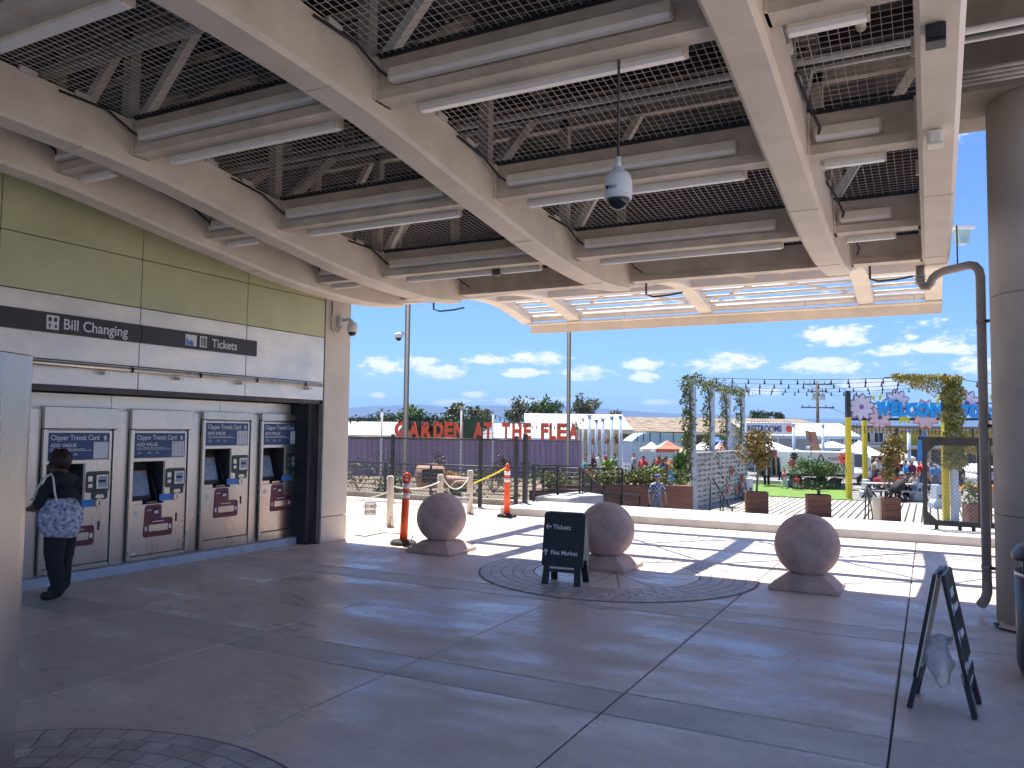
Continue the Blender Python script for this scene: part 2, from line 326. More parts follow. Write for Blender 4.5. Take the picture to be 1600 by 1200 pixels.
# paver circles set in the slab
def paver_circle(cx, cy, a0, a1):
    base = struct(MB().lathe([(1.70, 0.0), (1.70, 0.003), (0.0001, 0.003)], 96, (0,0,0), sm=False).build('paver_circle', mat('paver grout', (0.22,0.19,0.17), 0.9))); base.location = (cx, cy, 0.0005)
    base['label'] = 'circle of small pavers set in the floor'
    n_r = 5; r0 = 1.02; dr = (1.68-r0)/n_r
    for k in range(n_r):
        ra, rb = r0+k*dr+0.006, r0+(k+1)*dr-0.006; n = int(2*PI*(ra+rb)/2/0.15); da = 2*PI/n; src = None
        for j in range(n):
            a = j*da + k*0.37
            aa = (a + da/2) % (2*PI)
            if not (a0 <= aa <= a1): continue
            if src is None:
                g = 0.0055/ra; b = MB(); vs = []
                for z in (0.002, 0.0085):
                    for (r, t) in ((ra, -da/2+g), (rb, -da/2+g), (rb, 0), (rb, da/2-g), (ra, da/2-g)): vs.append((r*math.cos(t), r*math.sin(t), z))
                b._add(vs, [(5,6,7,8,9)] + [(i, (i+1)%5, 5+(i+1)%5, 5+i) for i in range(5)])
                src = b.build('paver', C_PAVER, base); src.rotation_euler = (0,0,a+da/2)
            else: inst(src, base, (0,0,0), a+da/2)
    # wedge slabs inside the ring
    src = None
    for j in range(16):
        a = j*PI/8
        if not (a0 <= (a+PI/16) % (2*PI) <= a1): continue
        if src is None:
            b = MB(); vs = []; pts = [(0.05,0)] + [(1.005, t) for t in [(-0.5+q/6)*(PI/8-0.012) for q in range(7)]]
            for z in (0.002, 0.0075):
                for r, t in pts: vs.append((r*math.cos(t), r*math.sin(t), z))
            n = len(pts); b._add(vs, [list(range(n,2*n))] + [(i,(i+1)%n,n+(i+1)%n,n+i) for i in range(n)])
            src = b.build('wedge_slab', C_FLOOR, base); src.rotation_euler = (0,0,a+PI/16)
        else: inst(src, base, (0,0,0), a+PI/16)
paver_circle(-3.47, 9.47, 0, 2*PI)
paver_circle(-3.47, 1.60, 0, PI)
# raised kerb at the platform edge, in cast lengths
kerb = struct(MB().bx(-7.9, 9.4, 14.78, 16.45, -0.01, 0.13).build('kerb', C_JOINT))
src = None
for k in range(6):
    x0 = -7.95+2.9*k
    b = MB().bx(0.004, 2.896, 14.74, 16.55, -0.005, 0.15)
    if src is None: src = b.build('kerb_length', C_KERB, kerb, bevel=0.015); src.location = (x0,0,0)
    else: inst(src, kerb, (x0,0,0))
# market level
C_GROUND = mat('pale market asphalt', (0.23,0.215,0.20), 0.9, var=0.2, scale=0.4, bump=0.05)
b = MB(); b._add([(-26000,-26000,0),(26000,-26000,0),(26000,26000,0),(-26000,26000,0)], [(0,1,2,3)])
g = struct(b.build('ground', C_GROUND)); g.location = (0,0,GZ-0.012)
C_DECK = mat('bleached deck boards', (0.50,0.46,0.39), 0.8, var=0.15, scale=3, stretch=(1,0.2,1), objvar=0.10)
deck = struct(MB().bx(-13, 6, 17.5, 39.9, GZ-0.008, GZ+0.004).build('deck', C_JOINT))
src = None; k = 0
x = -12.9
while x < 5.9:
    if src is None:
        src = MB().bx(-0.098, 0.098, 24.0, 39.8, 0.0, 0.03).build('deck_board', C_DECK, deck); src.location = (x,0,GZ)
    else: inst(src, deck, (x,0,GZ))
    x += 0.265
C_LAWN = mat('artificial turf', (0.13,0.24,0.035), 0.9, var=0.2, scale=3, bump=0.3, bscale=300)
b = MB(); b.prism([(-13.5,40.3),(-3.2,40.3),(-4.3,49.5),(-13.5,49.5)], (0,0,GZ), (1,0,0), (0,1,0), (0,0,1), 0.03); struct(b.build('lawn', C_LAWN))
b = MB(); b.bx(-14,-4.0,49.6,50.0,GZ,GZ+0.25); struct(b.build('lawn_kerb', C_BLOCK))
# garden bed beyond the fence
C_BED = mat('garden soil and mulch', (0.22,0.17,0.12), 1.0, var=0.3, scale=4, bump=0.3)
b = MB(); q = [gnd(505,20,GZ+0.004), gnd(838,20.5,GZ+0.004), gnd(905,30,GZ+0.004), gnd(910,51.5,GZ+0.004), gnd(480,51.5,GZ+0.004)]; b._add([tuple(v) for v in q], [(0,1,2,3,4)]); struct(b.build('garden_bed', C_BED))
b = MB(); b._add([(-16.43,16.84,-0.06),(-8.0,16.84,-0.06),(-8.6,18.6,-0.35),(-16.43,18.6,-0.35),(-9.4,20.5,GZ),(-16.43,20.5,GZ)], [(0,1,2,3),(3,2,4,5)]); struct(b.build('planting_bank', C_BED))
# far hills
C_HILL = mat('dry hills', (0.06,0.07,0.06), 1.0, var=0.25, scale=0.0012, coords='Object')
b = MB(); n = 160; HD = 9000.0
prof = [(540,632),(600,629),(660,630),(700,632),(740,630),(780,628),(820,631),(850,628),(900,632),(950,634),(1000,637),(1050,640),(1100,643),(1150,643),(1200,646),(1250,648),(1300,650),(1340,652),(1400,650),(1460,648),(1600,650)]
def ridge(px):
    if px <= prof[0][0]: return prof[0][1]-(prof[0][0]-px)*0.012
    for (a, ya), (c, yc) in zip(prof, prof[1:]):
        if px <= c: return ya+(yc-ya)*(px-a)/(c-a)
    return prof[-1][1]
rngh = random.Random(5); lay = 7; vs = []
for i in range(n+1):
    px = -900 + 3400*i/n; top = at(px, ridge(px)+5, HD); e = top.z
    dirv = Vector((ray(px, 670).x, ray(px, 670).y, 0)).normalized()
    wob = 22*mnoise.noise((i*0.22, 1.3, 0)) + 12*mnoise.noise((i*0.71, 7.3, 0))
    hz = math.hypot(top.x, top.y)
    for k in range(lay+1):
        t = k/lay; r = hz - 2600*(1-t); s = t**1.5
        z = (e+wob)*s + (60*mnoise.noise((i*0.33, k*0.8, 4.0)) if 0 < k < lay else 0)
        vs.append((dirv.x*r, dirv.y*r, max(GZ-6, z) if k else GZ-6))
fs = [(i*(lay+1)+k, (i+1)*(lay+1)+k, (i+1)*(lay+1)+k+1, i*(lay+1)+k+1) for i in range(n) for k in range(lay)]
b._add(vs, fs, True); struct(b.build('hills', C_HILL))

# ================================================================== STATION: ticket wall
XW = -8.2; XT = -8.6
tw = thing('ticket_hall_wall', 'long ticket wall with green upper panels and stainless panels below', 'wall', (XW, 5, 0))
def P(b, name, m, par=tw, bevel=0.0):                     # part given in world coordinates
    o = b.build(name, m, par, bevel=bevel); l = par.location
    o.location = (-l.x, -l.y, -l.z); return o
b = MB(); b.bx(-9.6, XW-0.03, -9, 9.48, 2.2, 5.45); b.bx(-12, -9.0, -9, 10.06, 0, 5.45); P(b, 'wall_core', C_DARK2)
ys = [4.62-1.64*k for k in range(0, 9)][::-1] + [6.25, 7.90, 9.47]
for i in range(len(ys)-1):
    a, c = ys[i]+0.005, ys[i+1]-0.005
    P(MB().bx(XW-0.03, XW, a, c, 3.135, 3.70), 'green_panel', C_GREEN, bevel=0.004)
    P(MB().bx(XW-0.03, XW, a, c, 3.71, 4.60), 'green_panel', C_GREEN, bevel=0.004)
    P(MB().bx(XW-0.03, XW, a, c, 2.44, 3.125), 'steel_panel', C_STEELW, bevel=0.004)
    P(MB().bx(XW-0.03, XW, a, c, 2.17, 2.43), 'steel_panel', C_STEELW, bevel=0.004)
P(MB().bx(XW-0.14, XW-0.02, -9, 9.47, 2.11, 2.17), 'lintel', C_DARK2); P(MB().bx(-8.62, XW-0.15, -9, 9.47, 2.14, 2.19), 'soffit', C_STEELW)
P(MB().bx(-9.5, XT-0.45, -9, 9.4, 0, 2.3), 'recess_wall', C_STEELW)
for i in range(len(ys)-1): P(MB().bx(XT-0.45, XT-0.43, ys[i]+.004, ys[i+1]-.004 if i < len(ys)-2 else 9.38, 1.2, 2.0), 'back_panel', C_STEELW)
for i in range(len(ys)-1): P(MB().bx(XT-0.09, XT-0.06, ys[i]+.004, ys[i+1]-.004 if i < len(ys)-2 else 9.28, 1.90, 2.10), 'top_panel', C_STEELW)
P(MB().bx(XT-0.45, XT+0.10, -9, 9.36, -0.01, 0.10), 'plinth', mat('pale blue plinth paint', (0.52,0.58,0.66), 0.7, var=0.1, scale=5), bevel=0.01)
# shutter jamb and end pier
P(MB().bx(XT-0.2, XW-0.12, 9.30, 9.40, 0, 2.1), 'shutter_track', C_DARK)
P(MB().bx(XT+0.02, XW-0.10, 9.385, 9.42, 0, 2.12), 'shutter_guide', C_STEEL)
P(MB().bx(-9.0, XW-0.02, 9.42, 9.475, 0, 2.17), 'jamb', C_DARK2)
C_PIER = mat('grey pier panel', (0.66,0.59,0.49), 0.42, var=0.06, scale=1.3)
P(MB().bx(-9.0, XW+0.01, 9.485, 10.08, 0.40, 5.4), 'pier_panel', C_PIER, bevel=0.006)
P(MB().bx(-9.0, XW+0.01, 9.485, 10.08, 0.0, 0.39), 'pier_panel', C_PIER, bevel=0.006)
# handrail-like light tube under the sign
b = MB(); b.tube([(XW+0.09, -3, 2.385), (XW+0.09, 9.33, 2.385)], 0.028, 10); P(b, 'light_tube', C_STEEL)
for yy in (6.08, 7.05, 8.0, 8.96): P(MB().tube([(XW+0.09, yy, 2.385), (XW+0.09, yy+0.025, 2.385)], 0.032, 10), 'tube_joint', C_DARK)
for yy in (5.75, 6.75, 7.75, 9.05): P(MB().bx(XW-0.0, XW+0.10, yy, yy+0.07, 2.31, 2.345), 'tube_bracket', C_STEEL)
# overhead direction sign band
def sign_part(y0, y1, label):
    t = thing('direction_sign', label, 'sign', (XW+0.045, y0, 2.82))
    MB().bx(-0.04, 0.0, 0, y1-y0, -0.105, 0.105).build('sign_board', C_SIGN, t, bevel=0.003); return t
s1 = sign_part(3.2, 6.235, 'charcoal overhead sign reading Bill Changing above the ticket machines')
text('lettering', 'Bill Changing', 0.16, C_WHITE, s1, (0.003, 5.28-3.2, -0.055), WALLROT, bold=0.002, sx=0.93)
b = MB(); b.bx(0, 0.003, 5.10-3.2, 5.235-3.2, -0.075, 0.075); b.build('pictogram_plate', C_WHITE, s1)
for dy in (5.13, 5.19): MB().bx(0.003, 0.005, dy-3.2-0.012, dy-3.2+0.022, 0.01, 0.055).build('pictogram', C_SIGN, s1)
MB().prism([(-.02,-.02),(-.005,-.02),(-.005,-.05),(.005,-.05),(.005,-.02),(.02,-.02),(0,.005)], (0.003, 5.135-3.2, -0.015), (0,1,0), (0,0,1), (1,0,0), 0.002).build('pictogram', C_SIGN, s1)
MB().prism([(0,-.025),(.02,0),(.005,0),(.005,.025),(-.005,.025),(-.005,0),(-.02,0)], (0.003, 5.2-3.2, -0.035), (0,1,0), (0,0,1), (1,0,0), 0.002).build('pictogram', C_SIGN, s1)

s2 = sign_part(6.245, 8.05, 'charcoal overhead sign reading Tickets with two small pictograms')
text('lettering', 'Tickets', 0.155, C_WHITE, s2, (0.003, 7.27-6.245, -0.055), WALLROT, bold=0.002, sx=0.93)
b = MB(); b.bx(0, 0.003, 6.86-6.245, 7.03-6.245, -0.07, 0.07); b.build('pictogram_plate', C_WHITE, s2)
text('emblem', 'ba', 0.115, C_BLUE, s2, (0.004, 6.868-6.245, -0.06), WALLROT, bold=0.006)
b = MB(); b.bx(0, 0.003, 7.08-6.245, 7.19-6.245, -0.07, 0.07); b.build('pictogram_plate', C_WHITE, s2)
for q in range(4): MB().bx(0.003, 0.005, 7.10-6.245+q*0.022, 7.112-6.245+q*0.022, -0.055, 0.055).build('pictogram', C_SIGN, s2)
# ================================================================== ticket machines
def rrect(x0, x1, y0, y1, r, n=4):
    out = []
    for (cx, cy, a0) in ((x1-r, y0+r, -PI/2), (x1-r, y1-r, 0), (x0+r, y1-r, PI/2), (x0+r, y0+r, PI)):
        for k in range(n+1): a = a0 + PI/2*k/n; out.append((cx+r*math.cos(a), cy+r*math.sin(a)))
    return out
YV, ZV, XV = (0,1,0), (0,0,1), (1,0,0)
def plate(poly, x, t): return MB().prism(poly, (x,0,0), YV, ZV, XV, t)
def machine(dz=0.0):
    t = thing('ticket_machine', 'x', 'ticket machine', (XT, 0, 0), 0, 'ticket machines in the wall recess')
    b = MB(); b.bx(-0.42, 0, 0.0, 0.05, 0.10, 1.70+dz); b.bx(-0.42, 0, 0.50, 0.90, 0.10, 1.70+dz); b.bx(-0.42, 0, 0.05, 0.50, 0.10, 0.78+dz); b.bx(-0.42, 0, 0.05, 0.50, 1.31+dz, 1.70+dz); b.bx(-0.42, -0.30, 0.05, 0.50, 0.78+dz, 1.31+dz)
    b.build('cabinet', C_STEEL, t)
    MB().bx(-0.42, 0.035, 0.0, 0.90, 1.705+dz, 1.95).build('hood', C_STEEL, t, bevel=0.006)
    MB().bx(-0.02, 0.03, 0.0, 0.045, 0.12, 1.70+dz).build('stile', C_STEEL, t, bevel=0.004)
    MB().bx(-0.02, 0.03, 0.845, 0.90, 0.12, 1.70+dz).build('stile', C_STEEL, t, bevel=0.004)
    MB().bx(-0.02, 0.025, 0.05, 0.84, 0.105, 0.155+dz*0.5).build('bottom_rail', C_STEEL, t, bevel=0.004)
    d = MB().bx(0.0, 0.012, 0.055, 0.835, 0.17+dz*0.5, 0.775+dz); d.bx(0.0,0.012,0.512,0.835,0.775+dz,1.315+dz); d.bx(0.0,0.012,0.055,0.835,1.315+dz,1.68+dz)
    dd = d.build('door', C_STEEL, t)
    b = MB(); e = 0.0135
    for q in ((0.045,0.055,0.16,1.69+dz),(0.835,0.845,0.16,1.69+dz),(0.045,0.845,0.158+dz*.5,0.168+dz*.5),(0.045,0.845,1.685+dz,1.695+dz)): b.bx(0.0, e-0.002, *q)
    b.build('door_gap', C_DARK, t)
    # header print
    h = MB().bx(0.012, 0.017, 0.065, 0.80, 1.35, 1.66).build('header_panel', C_NAVY, t)
    text('lettering', 'Clipper Transit Card', 0.083, C_WHITE, h, (0.018, 0.085, 1.578), WALLROT, ext=0.0008, bold=0.0008, sx=0.83)
    text('lettering', 'ADD VALUE', 0.056, C_WHITE, h, (0.018, 0.085, 1.50), WALLROT, ext=0.0008, bold=0.0012)
    text('lettering', 'Review  Different  Ride  Requirements', 0.026, C_WHITE, h, (0.018, 0.085, 1.47), WALLROT, ext=0.0008)
    b = MB(); b.bx(0.017, 0.0185, 0.085, 0.575, 1.456, 1.462); b.build('rule', C_WHITE, h)
    b = MB(); b.ball((0.017, 0.745, 1.62), 0.012, 8, 6, (0.15,1,1)); b.prism([(0,-.03),(.02,-.03),(.03,.01),(-.012,.02)], (0.017,0.735,1.60), YV, ZV, XV, 0.0015); b.build('tap_symbol', C_WHITE, h)
    for q, yy in enumerate((0.13, 0.27, 0.38)):
        b = MB(); b.prism([(-.028,-.012),(.028,-.012),(.02,.012),(-.01,.022)], (0.017,yy,1.415), YV, ZV, XV, 0.0012); b.build('step_symbol', C_SCREEN, h)
    p = MB().bx(0.017, 0.020, 0.60, 0.785, 1.362, 1.555).build('fare_table', C_WHITE, h)
    b = MB()
    for q in range(11):
        for c in range(3): b.bx(0.020, 0.0206, 0.612+c*0.058, 0.612+c*0.058+0.042, 1.372+q*0.0165, 1.379+q*0.0165)
    b.build('fare_lines', mat('grey print', (0.35,0.36,0.4), 0.6), p)
    # screen recess
    r = MB(); r.bx(-0.30,-0.296,0.05,0.50,0.78,1.31); r.bx(-0.30,0.0,0.05,0.054,0.78,1.31); r.bx(-0.30,0.0,0.496,0.50,0.78,1.31); r.bx(-0.30,0.0,0.05,0.50,1.306,1.31); r.bx(-0.30,0.0,0.05,0.50,0.78,0.784)
    rr = r.build('screen_recess', C_DARK2, t)
    b = MB(); z0, z1, x0, x1 = 0.88, 1.17, -0.10, -0.19
    b._add([(x0,0.07,z0),(x0,0.40,z0),(x1,0.40,z1),(x1,0.07,z1)], [(0,1,2,3)]); b.build('screen', C_SCREEN, t)
    b = MB(); b._add([(x1+.001,0.06,z1-.03),(x1+.001,0.41,z1-.03),(x1-.012,0.41,z1+.02),(x1-.012,0.06,z1+.02)], [(0,1,2,3)]); b.build('screen_banner', C_ORANGEB, t)
    b = MB(); b.box((-0.09,0.23,0.85),(0.02,0.36,0.06),ry=-0.4); b.box((-0.13,0.43,1.0),(0.10,0.015,0.40),ry=-0.35); b.build('screen_bezel', C_BLACKPL, t)
    b = MB(); b.box((-0.03,0.34,0.815),(0.08,0.16,0.02),ry=0.3); b.bx(-0.02,0.014,0.055,0.20,0.785,0.83); b.build('keypad', C_STEEL, t)
    # green card reader plate
    gp = plate(rrect(0.525,0.815,0.97,1.215,0.03), 0.012, 0.008).build('reader_plate', C_GPLATE, t)
    plate(rrect(0.60,0.80,0.885,1.0,0.03), 0.0125, 0.007).build('reader_lip', C_GPLATE, t)
    MB().bx(0.019,0.032,0.645,0.795,1.01,1.175).build('reader_frame', C_STEEL, gp, bevel=0.004)
    MB().bx(0.032,0.034,0.665,0.78,1.03,1.155).build('reader_screen', C_SCREEN, gp)
    MB().bx(0.034,0.036,0.675,0.76,1.085,1.115).build('card_slot', C_DARK, gp)
    MB().bx(0.02,0.024,0.545,0.60,1.10,1.16).build('reader_key', C_STEEL, gp); MB().bx(0.02,0.024,0.55,0.60,1.03,1.07).build('reader_key', C_STEEL, gp); MB().prism([(-.06,-.02),(.06,-.02),(.04,.02),(-.04,.02)],(0.0195,0.70,0.925),YV,ZV,XV,0.003).build('reader_mark', C_STEEL, gp)
    # blue card slot and coin ring
    b = plate(rrect(0.44,0.64,0.81,0.895,0.015), 0.0122, 0.007); b.build('coin_plate', C_BLUE, t)
    b = MB(); b.tube([(0.012,0.695,0.85),(0.03,0.695,0.85)],0.05,20); b.build('coin_ring', C_STEEL, t)
    MB().bx(0.03,0.032,0.69,0.70,0.82,0.88).build('coin_slot', C_DARK, t)
    # maroon L-shaped plate with bill slot
    poly = [(0.225,0.40),(0.245,0.375),(0.625,0.375),(0.65,0.40),(0.65,0.575),(0.63,0.60),(0.48,0.60),(0.48,0.745),(0.46,0.77),(0.27,0.77),(0.245,0.745)]
    mp = plate(poly, 0.012, 0.007).build('bill_plate', C_MAROON, t)
    MB().bx(0.019,0.028,0.295,0.575,0.44,0.525).build('bill_tray', C_STEEL, mp, bevel=0.004)
    b = MB(); b.bx(0.0185,0.024,0.36,0.44,0.655,0.735); b.build('receipt_slot', C_DARK, mp)
    for q in ((0.024,0.026,0.37,0.43,0.66,0.695),(0.019,0.0205,0.245,0.275,0.455,0.51),(0.019,0.0205,0.595,0.63,0.455,0.51),(0.019,0.0205,0.35,0.52,0.555,0.566),(0.019,0.0205,0.27,0.33,0.70,0.71)): MB().bx(*q).build('plate_mark', C_WHITE, mp)
    MB().bx(0.012,0.02,0.695,0.715,0.535,0.64).build('lock', C_DARK, t)
    b = MB(); b.lathe([(0.035,0),(0.035,0.002)],14); o = b.build('notice_sticker', C_LIGHTH, t); o.location = (0.0125,0.11,0.675); o.rotation_euler = (0,PI/2,0)
    MB().bx(0.0125,0.0135,0.075,0.135,0.185,0.205).build('serial_sticker', C_WHITE, t)
    fixed = ('cabinet','hood','stile','bottom_rail','door','door_gap','serial_sticker')
    for o in t.children:
        if o.name.split('.')[0] not in fixed: o.location.z += dz
    return t
m0 = machine(); m1 = machine(0.14); TY = [6.47, 5.39, 7.55, 8.60]
m0.location = (XT, TY[0], 0.0); m0['label'] = 'stainless ticket machine second from the left, just right of the woman'
dup(m0, (XT, TY[1], 0), 0, 'stainless ticket machine the woman is standing at, nearest the camera')
m1.location = (XT, TY[2], 0); m1['label'] = 'stainless ticket machine second from the end pier of the wall'
dup(m1, (XT, TY[3], 0), 0, 'stainless ticket machine farthest away, next to the dark shutter jamb')
for yy in (6.29, 7.37, 8.45): P(MB().bx(XT-0.42, XT-0.02, yy+0.005, yy+0.175 if yy < 8 else yy+.145, 0.10, 1.92), 'filler_panel', C_STEEL)
P(MB().bx(XT-0.42, XT-0.02, 3.2, 5.385, 0.10, 1.92), 'filler_panel', C_STEEL)

# stainless cabinet end at the left edge
t = thing('steel_cabinet', 'tall rounded stainless steel cabinet at the left edge of the view', 'cabinet', (-3.95, 2.02, 0), YAW)
poly = rrect(-0.30, 0.30, -0.25, 0.25, 0.14, 8)
MB().prism(poly, (0,0,0.02), (1,0,0), (0,1,0), (0,0,1), 2.055).build('shell', C_STEEL, t, bevel=0.006)
poly = rrect(-0.27, 0.27, -0.22, 0.22, 0.12, 8)
MB().prism(poly, (0,0,-0.002), (1,0,0), (0,1,0), (0,0,1), 0.022).build('foot', C_DARK, t)

# ================================================================== people
def person_mesh(name, J, bones, mats, parent=None, sub=1):
    """J: joint -> (pos, radius); bones: (a, b, material index). One skinned surface, coloured by nearest bone."""
    names = list(J); idx = {k: i for i, k in enumerate(names)}
    me = bpy.data.meshes.new(name); me.from_pydata([J[k][0] for k in names], [(idx[a], idx[b]) for a, b, _ in bones], [])
    ob = bpy.data.objects.new(name, me); COL.objects.link(ob)
    sk = ob.modifiers.new('skin', 'SKIN'); sk.use_smooth_shade = True; sk.branch_smoothing = 0.6
    sv = me.skin_vertices[0].data
    for k in names:
        r = J[k][1]; rr = r if isinstance(r, tuple) else (r, r)
        sv[idx[k]].radius = rr; sv[idx[k]].use_root = (k == 'pelvis')
    ss = ob.modifiers.new('sub', 'SUBSURF'); ss.levels = sub; ss.render_levels = sub
    dg = bpy.context.evaluated_depsgraph_get(); dg.update()
    m2 = bpy.data.meshes.new_from_object(ob.evaluated_get(dg), depsgraph=dg)
    bpy.data.objects.remove(ob); m2.materials.clear()
    for m in mats: m2.materials.append(m)
    segs = [(Vector(J[a][0]), Vector(J[b][0]), mi) for a, b, mi in bones]
    for p in m2.polygons:
        c = p.center; best = 1e9
        for a, b, mi in segs:
            ab = b-a; t = max(0, min(1, (c-a).dot(ab)/max(ab.length_squared, 1e-9))); d = (c-(a+ab*t)).length
            if d < best: best = d; p.material_index = mi
        p.use_smooth = True
    o = bpy.data.objects.new(name, m2); COL.objects.link(o); o.parent = parent; return o
SKINS = [mat('skin a', (0.42,0.24,0.16), 0.55, var=0.05), mat('skin b', (0.20,0.10,0.06), 0.55, var=0.05), mat('skin c', (0.55,0.34,0.25), 0.55, var=0.05)]
C_HAIR = mat('dark hair', (0.035,0.018,0.012), 0.6, var=0.4, scale=30)
C_HAIRG = mat('grey hair', (0.55,0.53,0.5), 0.7, var=0.2)
C_SHOE = mat('dark shoe', (0.03,0.027,0.025), 0.6)
def cloth(name, c): return mat('cloth '+name, c, 0.85, var=0.15, scale=14)
CLOTHS = {k: cloth(k, v) for k, v in dict(black=(0.022,0.022,0.025), navy=(0.03,0.04,0.10), white=(0.75,0.75,0.75), red=(0.55,0.05,0.05), blue=(0.07,0.28,0.6), grey=(0.25,0.26,0.28), pink=(0.65,0.25,0.27), tan=(0.45,0.36,0.26), denim=(0.09,0.13,0.22), orange=(0.7,0.2,0.04), teal=(0.05,0.25,0.25), plum=(0.14,0.04,0.08)).items()}
def person(label, loc, rz, top, bottom, skin=0, hair=C_HAIR, h=1.68, pose='stand', group=None, cap=None, sub=1, seed=0):
    r = random.Random(seed); s = h/1.70
    t = thing('person', label, 'person', loc, rz, group)
    sit = pose == 'sit'; dz = -0.45 if sit else 0.0
    J = {}
    def j(k, x, y, z, rad_): J[k] = ((x*s, y*s, z*s), rad_*s if not isinstance(rad_, tuple) else (rad_[0]*s, rad_[1]*s))
    # forward is -y
    j('pelvis', 0, 0, 0.95+dz, (0.15,0.12)); j('waist', 0, 0.0, 1.10+dz, (0.145,0.11)); j('chest', 0, -0.01-(0.05 if sit else 0), 1.30+dz, (0.165,0.12)); j('neckb', 0, -0.01-(0.06 if sit else 0), 1.43+dz, (0.09,0.08))
    hy = -0.03-(0.08 if sit else 0)
    j('neck', 0, hy, 1.49+dz, 0.052); j('head', 0, hy-0.01, 1.56+dz, (0.078,0.09)); j('crown', 0, hy-0.005, 1.645+dz, (0.07,0.082))
    sw = 0.0 if pose != 'walk' else 0.16
    for q, sd in (('l', -1), ('r', 1)):
        f = sd*sw
        j('sh'+q, sd*0.185, 0.0, 1.395+dz, 0.062)
        if sit or pose == 'reach':
            j('el'+q, sd*0.24, -0.10, 1.13+dz, 0.045); j('wr'+q, sd*0.13, -0.33, 1.10+dz, 0.032); j('hd'+q, sd*0.10, -0.43, 1.10+dz, 0.036)
        else:
            j('el'+q, sd*0.25, 0.03+f*0.5, 1.12+dz, 0.046); j('wr'+q, sd*0.26, -0.05+f, 0.88+dz, 0.033); j('hd'+q, sd*0.26, -0.08+f, 0.79+dz, 0.036)
        j('hip'+q, sd*0.095, 0, 0.88+dz, 0.10)
        if sit:
            j('kn'+q, sd*0.12, -0.42, 0.50, 0.066); j('an'+q, sd*0.12, -0.40, 0.09, 0.045); j('to'+q, sd*0.13, -0.57, 0.04, 0.04)
        else:
            j('kn'+q, sd*0.10, -0.01-f, 0.49, 0.068); j('an'+q, sd*0.10, 0.02-f*1.7, 0.09, 0.047); j('to'+q, sd*0.12, -0.15-f*1.7, 0.04, 0.04)
    B = [('pelvis','waist',1),('waist','chest',0),('chest','neckb',0),('neckb','neck',2),('neck','head',2),('head','crown',2)]
    for q in 'lr': B += [('neckb','sh'+q,0),('sh'+q,'el'+q,0),('el'+q,'wr'+q,2),('wr'+q,'hd'+q,2),('pelvis','hip'+q,1),('hip'+q,'kn'+q,1),('kn'+q,'an'+q,1),('an'+q,'to'+q,3)]
    person_mesh('body', J, B, [top, bottom, SKINS[skin], C_SHOE], t, sub)
    c = Vector(J['crown'][0])
    b = MB(); b.ball(c+Vector((0,0.018*s,-0.01*s)), 0.092*s, 12, 8, (0.93,1.02,0.95))
    b.v = [v if v[2] > c.z-0.05*s or v[1] > c.y+0.02*s else (v[0]*0.6, v[1]*0.5+c.y*0.5+0.03, v[2]) for v in b.v]
    b.build('hair', hair, t, smooth=True)
    if cap:
        b = MB(); b.lathe([(0.098*s,-0.01),(0.10*s,0.03),(0.075*s,0.075),(0.0001,0.09)], 14, c); b.prism([(-.07,-.09),(.07,-.09),(.05,-.19),(-.05,-.19)], c+Vector((0,0,-0.005)), (1,0,0),(0,1,0),(0,0,1), 0.012); b.build('cap', cap, t)
    return t
